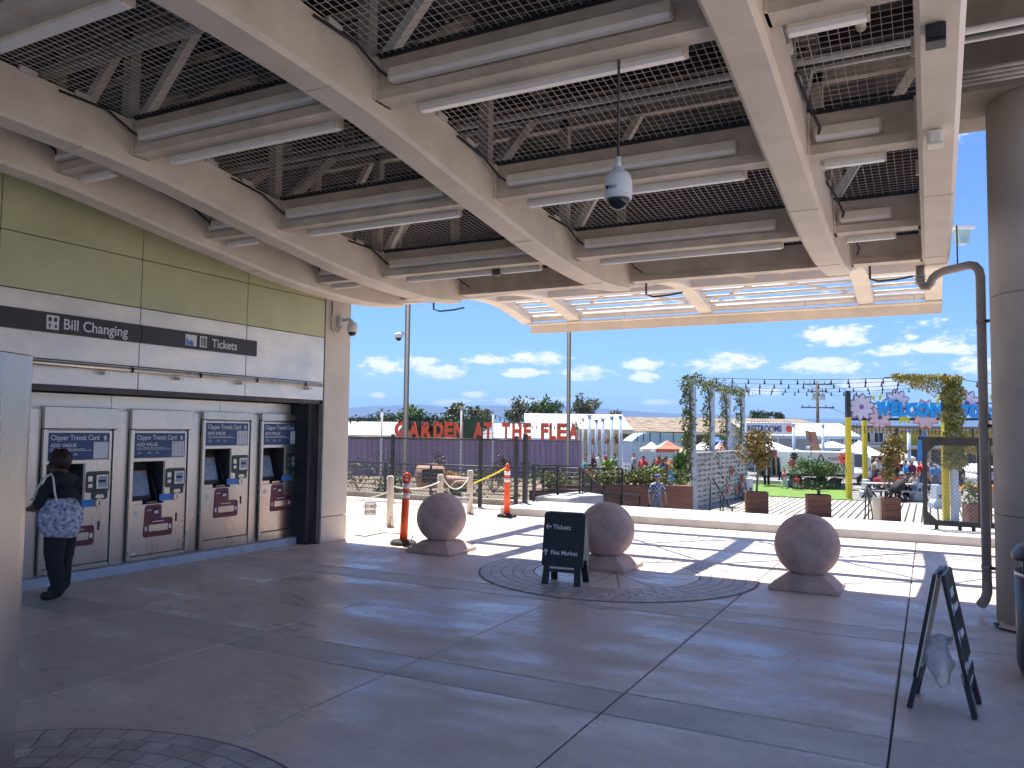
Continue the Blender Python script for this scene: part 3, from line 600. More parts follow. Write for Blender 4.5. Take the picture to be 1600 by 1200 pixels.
# woman at the first machine: seen from behind and to the side, reaching to the screen
def woman():
    t = thing('person', 'woman in black with a patterned shoulder bag using the nearest ticket machine', 'person', (-7.80, 5.13, 0), rad(-72))
    J = {}
    def j(k, x, y, z, r_): J[k] = ((x, y, z), r_)
    # local frame: faces -y (turned to the wall by the rotation)
    j('pelvis',0,0.02,0.84,(0.175,0.15)); j('waist',0,0.02,0.98,(0.19,0.165)); j('chest',0,0.0,1.12,(0.19,0.165)); j('neckb',0,-0.02,1.22,(0.10,0.085)); j('neck',0,-0.05,1.275,0.055); j('head',0,-0.08,1.335,(0.085,0.10)); j('crown',0,-0.08,1.40,(0.08,0.095)); j('nose',0,-0.165,1.325,0.012)
    j('shl',-0.165,0.0,1.185,0.066); j('ell',-0.21,-0.10,0.96,0.05); j('wrl',-0.14,-0.30,0.98,0.034); j('pal',-0.13,-0.36,0.99,(0.04,0.022))
    j('shr',0.165,0.0,1.185,0.066); j('elr',0.225,-0.09,0.95,0.052); j('wrr',0.13,-0.25,0.90,0.034); j('par',0.11,-0.31,0.90,(0.04,0.022))
    for q, sd in (('l',-1),('r',1)):
        j('hip'+q,sd*0.095,0.01,0.78,0.13); j('kn'+q,sd*0.115,-0.02+0.04*sd,0.42,0.092); j('an'+q,sd*0.125,0.03+0.08*sd,0.085,0.068); j('to'+q,sd*0.15,-0.16+0.08*sd,0.045,0.046)
        pa = Vector(J['pa'+q][0])
        for f, (dx, l) in enumerate(((-0.03,0.055),(-0.01,0.07),(0.011,0.065),(0.031,0.05))):
            j(f'f{q}{f}a', pa.x+dx, pa.y-0.035, pa.z, 0.0095); j(f'f{q}{f}b', pa.x+dx*1.1, pa.y-0.035-l*0.6, pa.z-0.008, 0.009); j(f'f{q}{f}c', pa.x+dx*1.1, pa.y-0.035-l, pa.z-0.022, 0.008)
        j('th'+q+'a', pa.x-sd*0.045, pa.y+0.01, pa.z+0.012, 0.011); j('th'+q+'b', pa.x-sd*0.062, pa.y-0.035, pa.z+0.014, 0.0095)
    B = [('pelvis','waist',0),('waist','chest',0),('chest','neckb',0),('neckb','neck',2),('neck','head',2),('head','crown',2),('head','nose',2)]
    for q in 'lr':
        B += [('neckb','sh'+q,0),('sh'+q,'el'+q,0),('el'+q,'wr'+q,2),('wr'+q,'pa'+q,2),('pelvis','hip'+q,1),('hip'+q,'kn'+q,1),('kn'+q,'an'+q,1),('an'+q,'to'+q,3),('pa'+q,'th'+q+'a',2),('th'+q+'a','th'+q+'b',2)]
        for f in range(4): B += [('pa'+q,f'f{q}{f}a',2),(f'f{q}{f}a',f'f{q}{f}b',2),(f'f{q}{f}b',f'f{q}{f}c',2)]
    bo = person_mesh('body', J, B, [CLOTHS['black'], CLOTHS['black'], SKINS[1], C_SHOE], t, 2)
    for v in bo.data.vertices:
        if 0.10 < v.co.z < 1.2 and v.co.y > -0.2: v.co += v.normal*(0.016*mnoise.noise(Vector((v.co.x*9, v.co.y*9, v.co.z*5.5)))+0.007*mnoise.noise(v.co*24))
    c = Vector(J['crown'][0]); rr = random.Random(3); b = MB()
    b.ball(c+Vector((0,0.03,-0.005)), 0.108, 24, 16, (0.96,1.08,0.98))
    b.v = [tuple(Vector(v)+Vector(v).normalized()*0.035*mnoise.noise(Vector(v)*26)) if (v[1] > c.y-0.03 or v[2] > c.z+0.02) else (v[0]*0.7, c.y+0.03, max(v[2], c.z-0.02)) for v in b.v]
    b.build('hair', mat('auburn brown hair', (0.055,0.024,0.016), 0.55, var=0.5, scale=60), t, smooth=True)
    b = MB()
    for sd in (-1, 1): b.ball((sd*0.078, -0.06, 1.335), 0.022, 8, 6, (0.4,0.8,1.2))
    b.build('ear', SKINS[1], t)
    return t
wm = woman()
C_BAGP = mat('patterned bag cloth', (0.95,0.93,0.97), 0.85, var=0.1, scale=24, col2=(0.015,0.015,0.10))
bagt = thing('shoulder_bag', 'white and navy patterned cloth bag hanging from the woman\'s shoulder', 'bag', (-7.80, 5.13, 0), rad(-72))
b = MB(); prof = []
for k in range(9):
    z = 0.645+0.37*k/8; w = 0.225*math.sin(PI*(0.25+0.55*k/8)); prof.append((w, z))
b.lathe([(0.02,0.635)]+prof+[(0.10,1.02)], 22, (0.13, 0.09, 0), 0.72, 1.0)
b.v = [(v[0]+0.012*mnoise.noise(Vector(v)*9), v[1]+0.02*mnoise.noise(Vector(v)*7+Vector((5,0,0))), v[2]+0.012*mnoise.noise(Vector(v)*8)) for v in b.v]
b.build('bag_body', C_BAGP, bagt, smooth=True)
b = MB()
b.tube([(0.21,-0.16,0.93),(0.235,-0.12,1.08),(0.215,-0.05,1.22),(0.17,0.0,1.262),(0.215,0.06,1.21),(0.235,0.10,1.07),(0.21,0.13,0.93)], 0.011, 6); b.build('strap', C_LIGHTH, bagt)
# ================================================================== CANOPY
PROF = [(-3.2,4.02),(0,4.09),(2.99,4.07),(3.64,4.05),(4.48,4.00),(5.13,3.92),(5.88,3.81),(6.66,3.71),(7.37,3.62),(8.22,3.56),(9.23,3.545),(10.06,3.62)]
RPROF = [(10.02,3.66),(10.6,3.76),(11.1,3.87),(11.6,3.98),(12.15,4.07),(12.7,4.13),(13.1,4.145),(13.5,4.12),(13.92,4.06),(14.35,3.985),(14.72,3.90)]
def interp(T, y):
    # Catmull-Rom through the table
    for i in range(len(T)-1):
        if y <= T[i+1][0] or i == len(T)-2:
            p0 = T[max(i-1,0)]; p1 = T[i]; p2 = T[i+1]; p3 = T[min(i+2,len(T)-1)]
            u = (y-p1[0])/(p2[0]-p1[0]); h = p2[0]-p1[0]
            m1 = (p2[1]-p0[1])/(p2[0]-p0[0])*h; m2 = (p3[1]-p1[1])/(p3[0]-p1[0])*h
            u = max(0, min(1, u))
            return (2*u**3-3*u**2+1)*p1[1]+(u**3-2*u**2+u)*m1+(-2*u**3+3*u**2)*p2[1]+(u**3-u**2)*m2
zb = lambda y: interp(PROF, y)
zr = lambda y: interp(RPROF, y)
BX = [-7.30, -6.25, -3.63, -0.93, 0.08]                    # five curved beams
can = thing('canopy', 'tan steel entrance canopy with curved beams, wire mesh panels and slatted front edge', 'canopy', (0,0,0))
def sweep(b, ys, zf, x, w, h, c):
    sec = [(-w/2+c,0),(w/2-c,0),(w/2,c),(w/2,h),(-w/2,h),(-w/2,c)]; n = len(sec); vs = []
    for y in ys:
        for (dx, dz) in sec: vs.append((x+dx, y, zf(y)+dz))
    fs = [(i*n+j, i*n+(j+1)%n, (i+1)*n+(j+1)%n, (i+1)*n+j) for i in range(len(ys)-1) for j in range(n)]
    fs += [list(range(n))[::-1], [(len(ys)-1)*n+j for j in range(n)]]
    b._add(vs, [f[::-1] if len(f) == 4 else f for f in fs])
for k, x in enumerate(BX):
    w = 0.25 if k == 4 else 0.28
    ys = [0.3+0.25*i for i in range(60)]; ys = [y for y in ys if y < 10.05]+[10.06]
    b = MB(); sweep(b, ys, zb, x, w, 0.40, 0.03); beam = b.build('beam', C_TAN, can)
    for y in (4.05, 7.1, 9.0):                              # weld seams on the soffit
        b = MB(); b.bx(x-w/2+0.02, x+w/2-0.02, y, y+0.012, zb(y)-0.003, zb(y)+0.01); b.build('weld_seam', C_TAN2, beam)
    b = MB(); sweep(b, [10.02+0.2*i for i in range(24)], zr, x, 0.25, 0.20, 0.015); b.build('rib', C_TAN, can)
ROWS = [0.92, 2.75, 4.58, 6.36, 8.18, 10.06]
BAYN = ['bay by ticket wall', 'left wide bay', 'right wide bay', 'outer right bay']
ORD = ['frontmost', 'second', 'third', 'fourth', 'fifth']
for bi in range(4):
    xa, xb = BX[bi]+0.14, BX[bi+1]-(0.125 if bi == 3 else 0.14)
    for ri, y in enumerate(ROWS):
        z = zb(y)+0.10
        b = MB(); b.bx(xa, xb, y-0.085, y+0.085, z, z+0.07); b.bx(xa, xb, y-0.055, y+0.055, z+0.07, z+0.33)
        b.build('purlin', C_TAN2, can)
        for xx in (xa+0.012, xb-0.012): MB().box((xx, y, z+0.16), (0.02, 0.2, 0.32)).build('end_plate', C_TAN, can)
        if y < 1.5: continue
        if ri == len(ROWS)-1: continue
        # strip lights on both faces of the cross beam
        L = xb-xa; rn = ORD[len(ROWS)-2-ri] if len(ROWS)-2-ri < 5 else None
        for side in (-1, 1):
            u0, u1 = (xa+0.16*min(1,L/2), xb-0.24) if side < 0 else (xa+0.26*min(1,L/2), xb-0.22)
            t = thing('strip_light', f"strip light on the {'near' if side < 0 else 'far'} side of the {rn} cross beam, {BAYN[bi]}", 'strip light', ((u0+u1)/2, y+side*(0.10 if side < 0 else 0.13), z+(0.115 if side < 0 else -0.028)), 0, 'strip lights under the canopy')
            hl = (u1-u0)/2
            MB().bx(-hl, hl, -0.042, 0.042, 0.0, 0.072).build('housing', C_LIGHTH, t, bevel=0.004)
            b = MB(); b.prism([(-0.042,0.0),(0.042,0.0),(0.028,-0.024),(-0.028,-0.024)], (-hl+0.008,0,0), (0,1,0), (0,0,1), (1,0,0), 2*hl-0.016); b.build('lens', C_LENS, t)
            for e in (-1, 1): MB().bx(e*hl-0.006, e*hl+0.006, -0.045, 0.045, -0.015, 0.074).build('end_cap', C_TAN2, t)
    # flexible conduits and clips at the left end of each cross beam
    for ri, y in enumerate(ROWS):
        z = zb(y)
        b = MB(); b.tube([(xa+0.015, y-0.75, zb(y-0.75)+0.36), (xa+0.04, y-0.35, z+0.40), (xa+0.10, y-0.16, z+0.27), (xa+0.2*min(1,(xb-xa)/2), y-0.115, z+0.2)], 0.011, 6); b.build('conduit', C_DARK, can)
        for dy in (-1.0, -0.55): MB().box((xa+0.012, y+dy, zb(y+dy)+0.40), (0.03, 0.14, 0.045), rx=-0.1).build('mesh_clip', C_WIRE, can)
        MB().box((xb-0.012, y-0.8, zb(y-0.8)+0.36), (0.03, 0.05, 0.12)).build('mesh_clip', C_WIRE, can)
    # wire mesh panels between the cross beams
    for ri in range(1, len(ROWS)):
        y0 = ROWS[ri-1]+0.06; y1 = ROWS[ri]-0.06; b = MB(); zm = lambda y: zb(y)+0.425; wr = 0.0032; sp = 0.058
        nx = int((xb-xa)/sp)
        for i in range(nx+1):
            x = xa+(xb-xa)*i/nx; seg = 6
            vs = []
            for q in range(seg+1):
                yy = y0+(y1-y0)*q/seg; z = zm(yy); vs += [(x-wr/2,yy,z-wr/2),(x+wr/2,yy,z-wr/2),(x+wr/2,yy,z+wr/2),(x-wr/2,yy,z+wr/2)]
            b._add(vs, [(q*4+j, q*4+(j+1)%4, q*4+4+(j+1)%4, q*4+4+j) for q in range(seg) for j in range(4)])
        ny = int((y1-y0)/0.066)
        for i in range(ny+1):
            yy = y0+(y1-y0)*i/ny; z = zm(yy)+wr; b.bx(xa, xb, yy-wr/2, yy+wr/2, z-wr/2, z+wr/2)
        mo = b.build('wire_mesh', C_WIRE, can); mo['kind'] = 'stuff'
        for yy in (y0, y1): MB().bx(xa, xb, yy-0.012, yy+0.012, zm(yy)-0.02, zm(yy)+0.02).build('mesh_frame', C_DARK, can)
# truss members standing on the beams
for bi, x in enumerate(BX):
    for ri, y in enumerate(ROWS):
        z = zb(y)+0.40
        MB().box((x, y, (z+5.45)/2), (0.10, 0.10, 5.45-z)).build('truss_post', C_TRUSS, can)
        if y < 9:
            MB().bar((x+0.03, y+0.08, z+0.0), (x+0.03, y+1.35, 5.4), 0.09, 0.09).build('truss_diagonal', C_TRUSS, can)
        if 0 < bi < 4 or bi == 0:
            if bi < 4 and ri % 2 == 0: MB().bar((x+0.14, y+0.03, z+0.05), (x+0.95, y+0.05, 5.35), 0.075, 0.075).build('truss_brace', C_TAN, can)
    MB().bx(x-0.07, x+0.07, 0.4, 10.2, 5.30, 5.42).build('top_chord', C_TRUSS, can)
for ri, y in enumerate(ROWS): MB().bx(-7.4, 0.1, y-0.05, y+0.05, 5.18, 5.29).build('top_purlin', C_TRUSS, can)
# front trellis: cross tubes, slats, gutter, fascia
for bi in range(4):
    xa, xb = BX[bi]+0.125, BX[bi+1]-0.125
    MB().bx(xa, xb, 11.85, 12.03, 4.10, 4.27).build('cross_tube', C_TAN, can)
    MB().bx(xa, xb, 13.10, 13.28, 4.16, 4.33).build('cross_tube', C_TAN, can)
    for (yy, zz) in ((13.55,4.27),(13.86,4.225),(14.14,4.165),(14.40,4.10)):
        MB().tube([(xa,yy,zz),(xb,yy,zz)], 0.030, 12).build('slat', C_TAN, can)
    b = MB()
    if 0 < bi < 3:
        b.bar((xa, 12.03, 4.33), (xb, 14.6, 4.14), 0.06, 0.02); b.bar((xb, 12.03, 4.36), (xa, 14.6, 4.17), 0.06, 0.02); b.build('cross_brace', C_TAN2, can)
        b = MB(); b.bar((xa, 10.1, 4.0), (xb, 12.0, 4.36), 0.045, 0.02); b.build('cross_brace', C_TAN2, can)
    else:
        b.bar((xa, 12.03, 4.33), (xb, 13.2, 4.30), 0.045, 0.02); b.build('cross_brace', C_TAN2, can)
b = MB(); b.tube([(BX[0]+0.1, 14.60, 4.03), (BX[4]-0.02, 14.60, 4.03)], 0.062, 14); gut = b.build('gutter', C_TAN, can)
for x in (-7.0, -5.2, -3.3, -1.9, -0.2): MB().tube([(x, 14.60, 4.03), (x+0.015, 14.60, 4.03)], 0.066, 14).build('gutter_band', C_TAN2, gut)
MB().bx(BX[0]+0.02, BX[4]+0.12, 14.73, 14.76, 3.74, 3.93).build('fascia', C_TAN, can)
MB().bx(BX[0]+0.02, BX[4]+0.12, 14.55, 14.728, 3.90, 3.93).build('fascia_flange', C_TAN, can)
# dark cladding boards closing the roof void above the trough
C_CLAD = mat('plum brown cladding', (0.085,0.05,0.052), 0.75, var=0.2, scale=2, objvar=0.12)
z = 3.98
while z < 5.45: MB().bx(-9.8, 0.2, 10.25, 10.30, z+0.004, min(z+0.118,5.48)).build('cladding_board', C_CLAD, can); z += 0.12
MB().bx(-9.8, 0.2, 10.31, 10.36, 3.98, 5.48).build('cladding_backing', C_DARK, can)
# trough drain hangers
for (x) in (BX[1]-0.45, BX[2]+0.3, BX[3]+0.33):
    b = MB(); b.tube([(x,10.2,4.1),(x,10.2,3.58),(x+0.08,10.25,3.55),(x+0.28,10.32,3.57),(x+0.45,10.36,3.60)], 0.014, 6); b.build('drain_pipe', C_DARK2, can)
# two little boxes under the outer beam
for yy, m, lab in ((4.80, C_BLACKPL, 'small black sensor box under the outer right beam'), (6.0, C_LIGHTH, 'small cream sensor box under the outer right beam')):
    pp = MB().bx(-0.05, 0.05, -0.06, 0.06, -0.10, 0.0); pp.bx(-0.035,0.035,-0.075,-0.06,-0.085,-0.02)
    o = pp.build('sensor_box', m, None, bevel=0.008); o.location = (0.06, yy, zb(yy)-0.001); tag(o, lab, 'sensor')
o = MB(); o.bx(-0.05,0.05,-0.05,0.05,-0.07,0); o.bx(-0.03,0.03,-0.06,-0.05,-0.06,-0.02); o = o.build('sensor_box', C_DARK2, None, bevel=0.006); o.location = (-4.55, 8.3, zb(8.18)+0.10); tag(o, 'small brown sensor box under a cross beam of the left wide bay', 'sensor')

# ---- concrete deck of the guideway above
gw = thing('guideway', 'brown concrete guideway deck above the canopy carried by a round column', 'guideway', (0,0,0))
b = MB(); b.bx(-10.0, 1.8, 0.6, 11.22, 5.5, 6.0); b.build('deck_slab', C_SLAB, gw)  # unseen rear and right edges cut short so more daylight gets under
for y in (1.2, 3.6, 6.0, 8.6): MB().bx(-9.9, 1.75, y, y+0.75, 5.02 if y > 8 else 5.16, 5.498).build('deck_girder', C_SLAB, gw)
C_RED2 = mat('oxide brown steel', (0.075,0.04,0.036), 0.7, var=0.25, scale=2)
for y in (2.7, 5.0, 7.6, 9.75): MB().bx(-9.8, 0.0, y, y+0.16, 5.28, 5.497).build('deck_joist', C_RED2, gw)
rng = random.Random(8)
for q, (y, z, r_) in enumerate(((3.1,5.0,0.03),(3.2,5.0,0.02),(5.45,4.98,0.028),(5.56,4.98,0.02),(5.64,5.0,0.02),(7.05,4.92,0.03),(7.16,4.92,0.02),(7.24,4.92,0.016),(4.45,5.02,0.05))):
    MB().tube([(-8.1, y, z), (1.7, y, z)], r_, 8).build('ceiling_pipe', C_WIRE if q % 3 else C_DARK2, gw)
for (x, y, z, l, dx) in ((-5.1,5.6,4.82,1.0,0.35),(-2.6,5.2,4.85,0.9,0.45),(-0.45,5.75,4.86,0.75,0.03),(-3.0,3.3,4.9,1.2,0.1)):
    b = MB(); b.tube([(x,y,z),(x+dx,y+l,z)],0.038,10); o = b.build('junction_pipe', C_LIGHTH, gw); MB().tube([(x,y,z),(x+dx*0.07,y+l*0.07,z)],0.055,10).build('pipe_collar', C_DARK, o)
b = MB(); b.tube([(-3.3,7.62,4.62),(-0.9,7.62,4.62)],0.013,6); b.build('blue_cable', C_BLUE, gw)
for k in range(9): 
    b = MB(); y = 0.5+k*1.15; b.bx(-8.1+0.02*k, 0.0, y, y+0.3, 5.10, 5.14); b.build('cable_tray', C_DARK, gw)
for k in range(5): MB().tube([(0.3, 5.2+0.16*k, 5.38-0.03*k), (1.7, 5.2+0.16*k, 5.38-0.03*k)], 0.025, 8).build('ceiling_pipe', C_WIRE, gw)
for k in range(4): MB().tube([(0.3, 8.0+0.10*k, 4.98), (1.7, 8.0+0.10*k, 4.98)], 0.018, 8).build('ceiling_pipe', C_WIRE, gw)
col = [(0.56,-0.01),(0.56,4.6),(0.56,5.498)]
b = MB(); b.lathe(col, 48, (1.10, 9.15, 0)); co = b.build('column', C_COLUMN, gw)
for z in (1.0, 3.1): MB().lathe([(0.562,z),(0.562,z+0.006)], 48, (1.10,9.15,0)).build('form_joint', C_DARK2, co)
b = MB(); b.tube([(0.53,8.72,0.02),(0.49,8.62,0.04),(0.52,8.54,0.02),(0.62,8.48,0.015),(0.80,8.42,0.012)],0.012,6); o = b.build('cable_end', C_DARK2); tag(o, 'short loop of dark cable on the floor at the column base', 'cable')

# downspout beside the column
dp = thing('downspout', 'brown downspout pipe running from the canopy trough down beside the column', 'downspout', (0,0,0))
DPX, DPY = 0.475, 9.30
b = MB(); b.tube([(-0.07,9.75,3.60),(-0.07,9.74,3.42),(-0.04,9.73,3.37),(0.0,9.72,3.36),(0.03,9.70,3.40),(0.045,9.68,3.44),(0.09,9.65,3.475),(0.16,9.58,3.495),(0.28,9.48,3.50),(0.38,9.38,3.50),(0.43,9.34,3.48),(0.462,9.31,3.43),(DPX,DPY,3.36),(DPX,DPY,2.0),(DPX,DPY,0.30)], 0.044, 14); b.build('pipe', mat('brown pipe paint', (0.40,0.365,0.34), 0.55, var=0.1), dp)
b = MB(); b.tube([(DPX,DPY,0.31),(DPX,DPY,0.20),(DPX-0.02,DPY-0.03,0.14),(DPX-0.06,DPY-0.08,0.09)],0.047,14); b.build('shoe', MATS['brown pipe paint'], dp)
for z in (0.45, 1.85, 2.9):
    MB().tube([(DPX,DPY,z-0.02),(DPX,DPY,z+0.02)],0.049,14).build('pipe_collar', MATS['brown pipe paint'], dp)
    MB().bar((DPX,DPY,z),(0.60,9.2,z),0.03,0.03).build('bracket', C_DARK2, dp)
for z in (3.40, 3.44, 3.48): MB().tube([(-0.07,9.745,z),(-0.07,9.745,z+0.012)],0.058,14).build('clamp', C_WIRE, dp)

MB().tube([(0.28,9.48,3.54),(0.28,9.48,3.95)],0.008,6).build('hanger_rod', C_DARK2, dp)
p = at(1497,362,12.5); t = thing('area_light','pale flat area light showing beside the outer right beam','area light',p,YAW)
MB().bx(-0.22,0.20,-0.12,0.12,0.03,0.07).build('top_plate',C_WHITE,t); MB().prism([(-0.05,0.03),(0.16,0.03),(0.12,-0.20),(0.0,-0.20)],(0,-0.08,0),(1,0,0),(0,0,1),(0,1,0),0.16).build('lamp_body',mat('pale teal lens',(0.45,0.66,0.68),0.3),t); MB().bar((-0.2,0,0.05),(-0.55,0,0.05),0.04).build('arm',C_DARK2,t)
# litter bin at the right edge
t = thing('litter_bin', 'black round litter bin cut off by the right edge', 'bin', (0.82, 6.95, 0))
b = MB(); b.lathe([(0.25,0.0),(0.27,0.05),(0.29,0.12),(0.29,0.78)], 32); b.build('bin_body', C_BLACKPL, t)
MB().lathe([(0.293,0.74),(0.293,0.77)],32).build('band', C_STEEL, t)
b = MB(); b.lathe([(0.305,0.86),(0.31,0.90),(0.27,0.96),(0.14,1.0),(0.14,0.985)], 32); b.build('lid', C_BLACKPL, t)
for k in range(4):
    a = k*PI/2+0.5; MB().box((0.27*math.cos(a),0.27*math.sin(a),0.82),(0.03,0.03,0.10)).build('lid_post', C_BLACKPL, t)

# hanging dome camera
p = at(966, 292, 5.0)
t = thing('dome_camera', 'white dome security camera hanging on a rod from the canopy', 'camera', p)
b = MB(); b.lathe([(0.02,0.125),(0.034,0.12),(0.038,0.098),(0.062,0.088),(0.078,0.064),(0.087,0.02),(0.089,-0.02),(0.084,-0.062),(0.076,-0.066)], 24); b.build('housing', C_WHITE, t)
b = MB(); b.lathe([(0.081,-0.06),(0.086,-0.065),(0.084,-0.078),(0.074,-0.08)], 24); b.build('trim_ring', C_WHITE, t)
b = MB(); b.ball((0,0,-0.072),0.073,20,12); b.build('dome', C_GLASS, t)
b = MB(); b.tube([(0,0,0.12),(0,0,0.19)],0.017,10); b.build('coupling', C_WHITE, t)
b = MB(); b.tube([(0,0,0.18),(0,0,1.45)],0.009,8); b.build('rod', C_DARK2, t)
text('maker_mark', 'BOAS', 0.028, C_DARK, t, (-0.05,-0.085,-0.03), (PI/2,0,YAW-0.35), ext=0.012, bold=0.0)

# wall camera on the end pier
t = thing('wall_camera', 'white wall-mounted dome camera on the grey end pier', 'camera', (XW+0.012, 9.80, 3.32))
MB().bx(0,0.07,-0.06,0.06,0.02,0.17).build('back_box', C_WHITE, t, bevel=0.008)
MB().box((0.04,0.0,0.0),(0.07,0.09,0.05)).build('junction', C_LIGHTH, t, bevel=0.006)
b = MB(); b.tube([(0.06,0,0.11),(0.16,0.02,0.12),(0.21,0.03,0.10),(0.22,0.035,0.06)],0.03,10); b.build('arm', C_WHITE, t)
b = MB(); b.lathe([(0.03,0.09),(0.075,0.06),(0.085,-0.02),(0.095,-0.07),(0.08,-0.075)],20,(0.22,0.04,0)); b.build('housing', C_WHITE, t)
b = MB(); b.ball((0.22,0.04,-0.075),0.066,16,10); b.build('dome', C_GLASS, t)
b = MB(); b.tube([(0.035,-0.02,0.02),(0.035,-0.04,-0.06),(0.03,-0.12,-0.10),(0.025,-0.2,-0.06),(0.025,-0.215,0.1),(0.025,-0.215,0.38)],0.012,8); b.build('conduit', C_STEEL, t)
# ================================================================== FORECOURT OBJECTS
def bollard():
    t = thing('ball_bollard', 'x', 'bollard', (0,0,0), 0, 'concrete ball bollards across the entrance')
    b = MB(); b.bx(-0.37,0.37,-0.37,0.37,0.0,0.045); b.build('plinth', C_PINK, t, bevel=0.006)
    b = MB(); b._add([(-0.36,-0.36,0.045),(0.36,-0.36,0.045),(0.36,0.36,0.045),(-0.36,0.36,0.045),(-0.19,-0.19,0.165),(0.19,-0.19,0.165),(0.19,0.19,0.165),(-0.19,0.19,0.165)],[(0,1,5,4),(1,2,6,5),(2,3,7,6),(3,0,4,7),(4,5,6,7)]); b.build('base', C_PINK, t, bevel=0.006)
    b = MB(); b.ball((0,0,0.475),0.357,48,28); b.build('ball', C_PINK, t)
    return t
bo = bollard(); bo.location = (-6.27,9.85,0.004); bo['label'] = 'left ball bollard, beside the orange delineator post'
dup(bo, (-3.72,9.80,0.009), 0, 'middle ball bollard, partly behind the black sandwich board')
dup(bo, (-1.27,9.76,0.004), 0, 'right ball bollard, standing alone right of the paver circle')

def aframe(name, label, loc, rz, lines, mats_text, lean=0.13, h=0.80, w=0.50):
    t = thing(name, label, 'sandwich board', loc, rz)
    for s, fr in ((-1, 'front'), (1, 'back')):
        # board leaning: bottom edge out along s*y
        P0 = Vector((0, s*lean, 0.10)); P1 = Vector((0, s*0.012, h)); up = (P1-P0).normalized(); nrm = Vector((0, s*up.z, -s*up.y))*1.0
        nrm = Vector((1,0,0)).cross(up)*(1 if s < 0 else -1)
        full = (P1-P0).length
        base = P0 + up*0.10
        bb = MB(); bb.prism(rrect(-w/2, w/2, 0.0, full-0.10, 0.03), base, (1,0,0), up, nrm, 0.022)
        pan = bb.build('panel', C_BLACKPL, t, bevel=0.003)
        bb = MB(); bb.prism(rrect(-w/2+0.004, w/2-0.004, 0.0, full-0.10, 0.03), base-nrm*0.005, (1,0,0), up, nrm, 0.004); bb.build('panel_edge', C_LIGHTH, pan)
        for e in (-1, 1):
            q = MB(); c0 = Vector((e*(w/2-0.055), s*(lean+0.028), 0.0)); c1 = Vector((e*(w/2-0.07), 0, 0)) + base + up*0.06
            q.bar(c0, c1, 0.075, 0.03, up=nrm); q.build('leg', C_BLACKPL, t)
        q = MB(); q.bar(Vector((-w/2+0.06,0,0))+base-up*0.03, Vector((w/2-0.06,0,0))+base-up*0.03, 0.03, 0.06, up=up); q.build('rail', C_BLACKPL, t)
        if s < 0:
            q = MB(); q.bar(Vector((-w/2+0.10,0,0))+base-up*0.012+nrm*0.014, Vector((w/2-0.10,0,0))+base-up*0.012+nrm*0.014, 0.006, 0.022, up=up); q.build('label_strip', C_LIGHTH, t)
            ang = math.atan2(up.z, -up.y*s*-1) if False else PI/2 - math.atan2(lean-0.012, h-0.10)
            for (txt, u, v, size) in lines:
                p = base + up*v + nrm*0.0235 + Vector((u,0,0))
                text('lettering', txt, size, C_WHITE, pan, p, (ang,0,0), ext=0.001, bold=0.0012)
            for (kind, u, v) in mats_text:
                p = base + up*v + nrm*0.0225; q = MB()
                if kind == 'left': pts1 = [(-.035,0),(-.008,.03),(.004,.03),(-.014,.008),(.036,.008),(.036,-.008),(-.014,-.008),(.004,-.03),(-.008,-.03)]
                else: pts1 = [(0,.038),(.03,.01),(.03,-.003),(.008,.015),(.008,-.036),(-.008,-.036),(-.008,.015),(-.03,-.003),(-.03,.01)]
                q.prism([(a+u, c) for a, c in pts1], p, (1,0,0), up, nrm, 0.0015); q.build('arrow', C_WHITE, pan)
    b = MB(); b.tube([(-w/2+0.05,0,h-0.006),(w/2-0.05,0,h-0.006)],0.016,8); b.build('hinge', C_BLACKPL, t)
    return t
aframe('sandwich_board', 'black sandwich board with Tickets and Flea Market arrows before the middle bollard', (-3.735,8.53,0.006), rad(4), [('Tickets',-0.135,0.42,0.074),('Flea Market',-0.145,0.135,0.068)], [('left',-0.19,0.445),('up',-0.205,0.155)])
aframe('sandwich_board', 'black sandwich board seen edge-on at right with a plastic bag tied to it', (0.055,6.02,0.004), rad(84), [('BART',-0.13,0.52,0.072),('Entrance',-0.13,0.43,0.072),('Tickets',-0.12,0.26,0.072),('Flea Market',-0.13,0.07,0.072)], [('up',-0.19,0.46),('up',-0.19,0.285),('up',-0.19,0.095)], lean=0.155, h=0.86, w=0.46)
# plastic bag hanging between its boards
C_PLASTIC = mat('clear plastic film', (0.75,0.78,0.82), 0.25, var=0.1, scale=9, trans=0.5, alpha=0.5)
b = MB(); b.lathe([(0.004,0.12),(0.035,0.16),(0.065,0.22),(0.085,0.29),(0.08,0.34),(0.05,0.38),(0.075,0.43)], 22)
b.v = [(v[0]+0.045*mnoise.noise(Vector(v)*17), v[1]+0.045*mnoise.noise(Vector(v)*16+Vector((9,0,0))), v[2]+0.018*mnoise.noise(Vector(v)*17+Vector((0,3,0)))) for v in b.v]
b.tube([(0.05,0,0.40),(0.08,0.03,0.46)],[0.02,0.006],6); b.tube([(-0.06,0,0.39),(-0.09,-0.02,0.44)],[0.02,0.005],6)
o = b.build('plastic_bag', C_PLASTIC, None, smooth=True); o.location = (0.03, 5.93, 0); o.scale = (1.0, 0.9, 1.05); tag(o, 'crumpled clear plastic bag hanging in the right sandwich board', 'plastic bag')

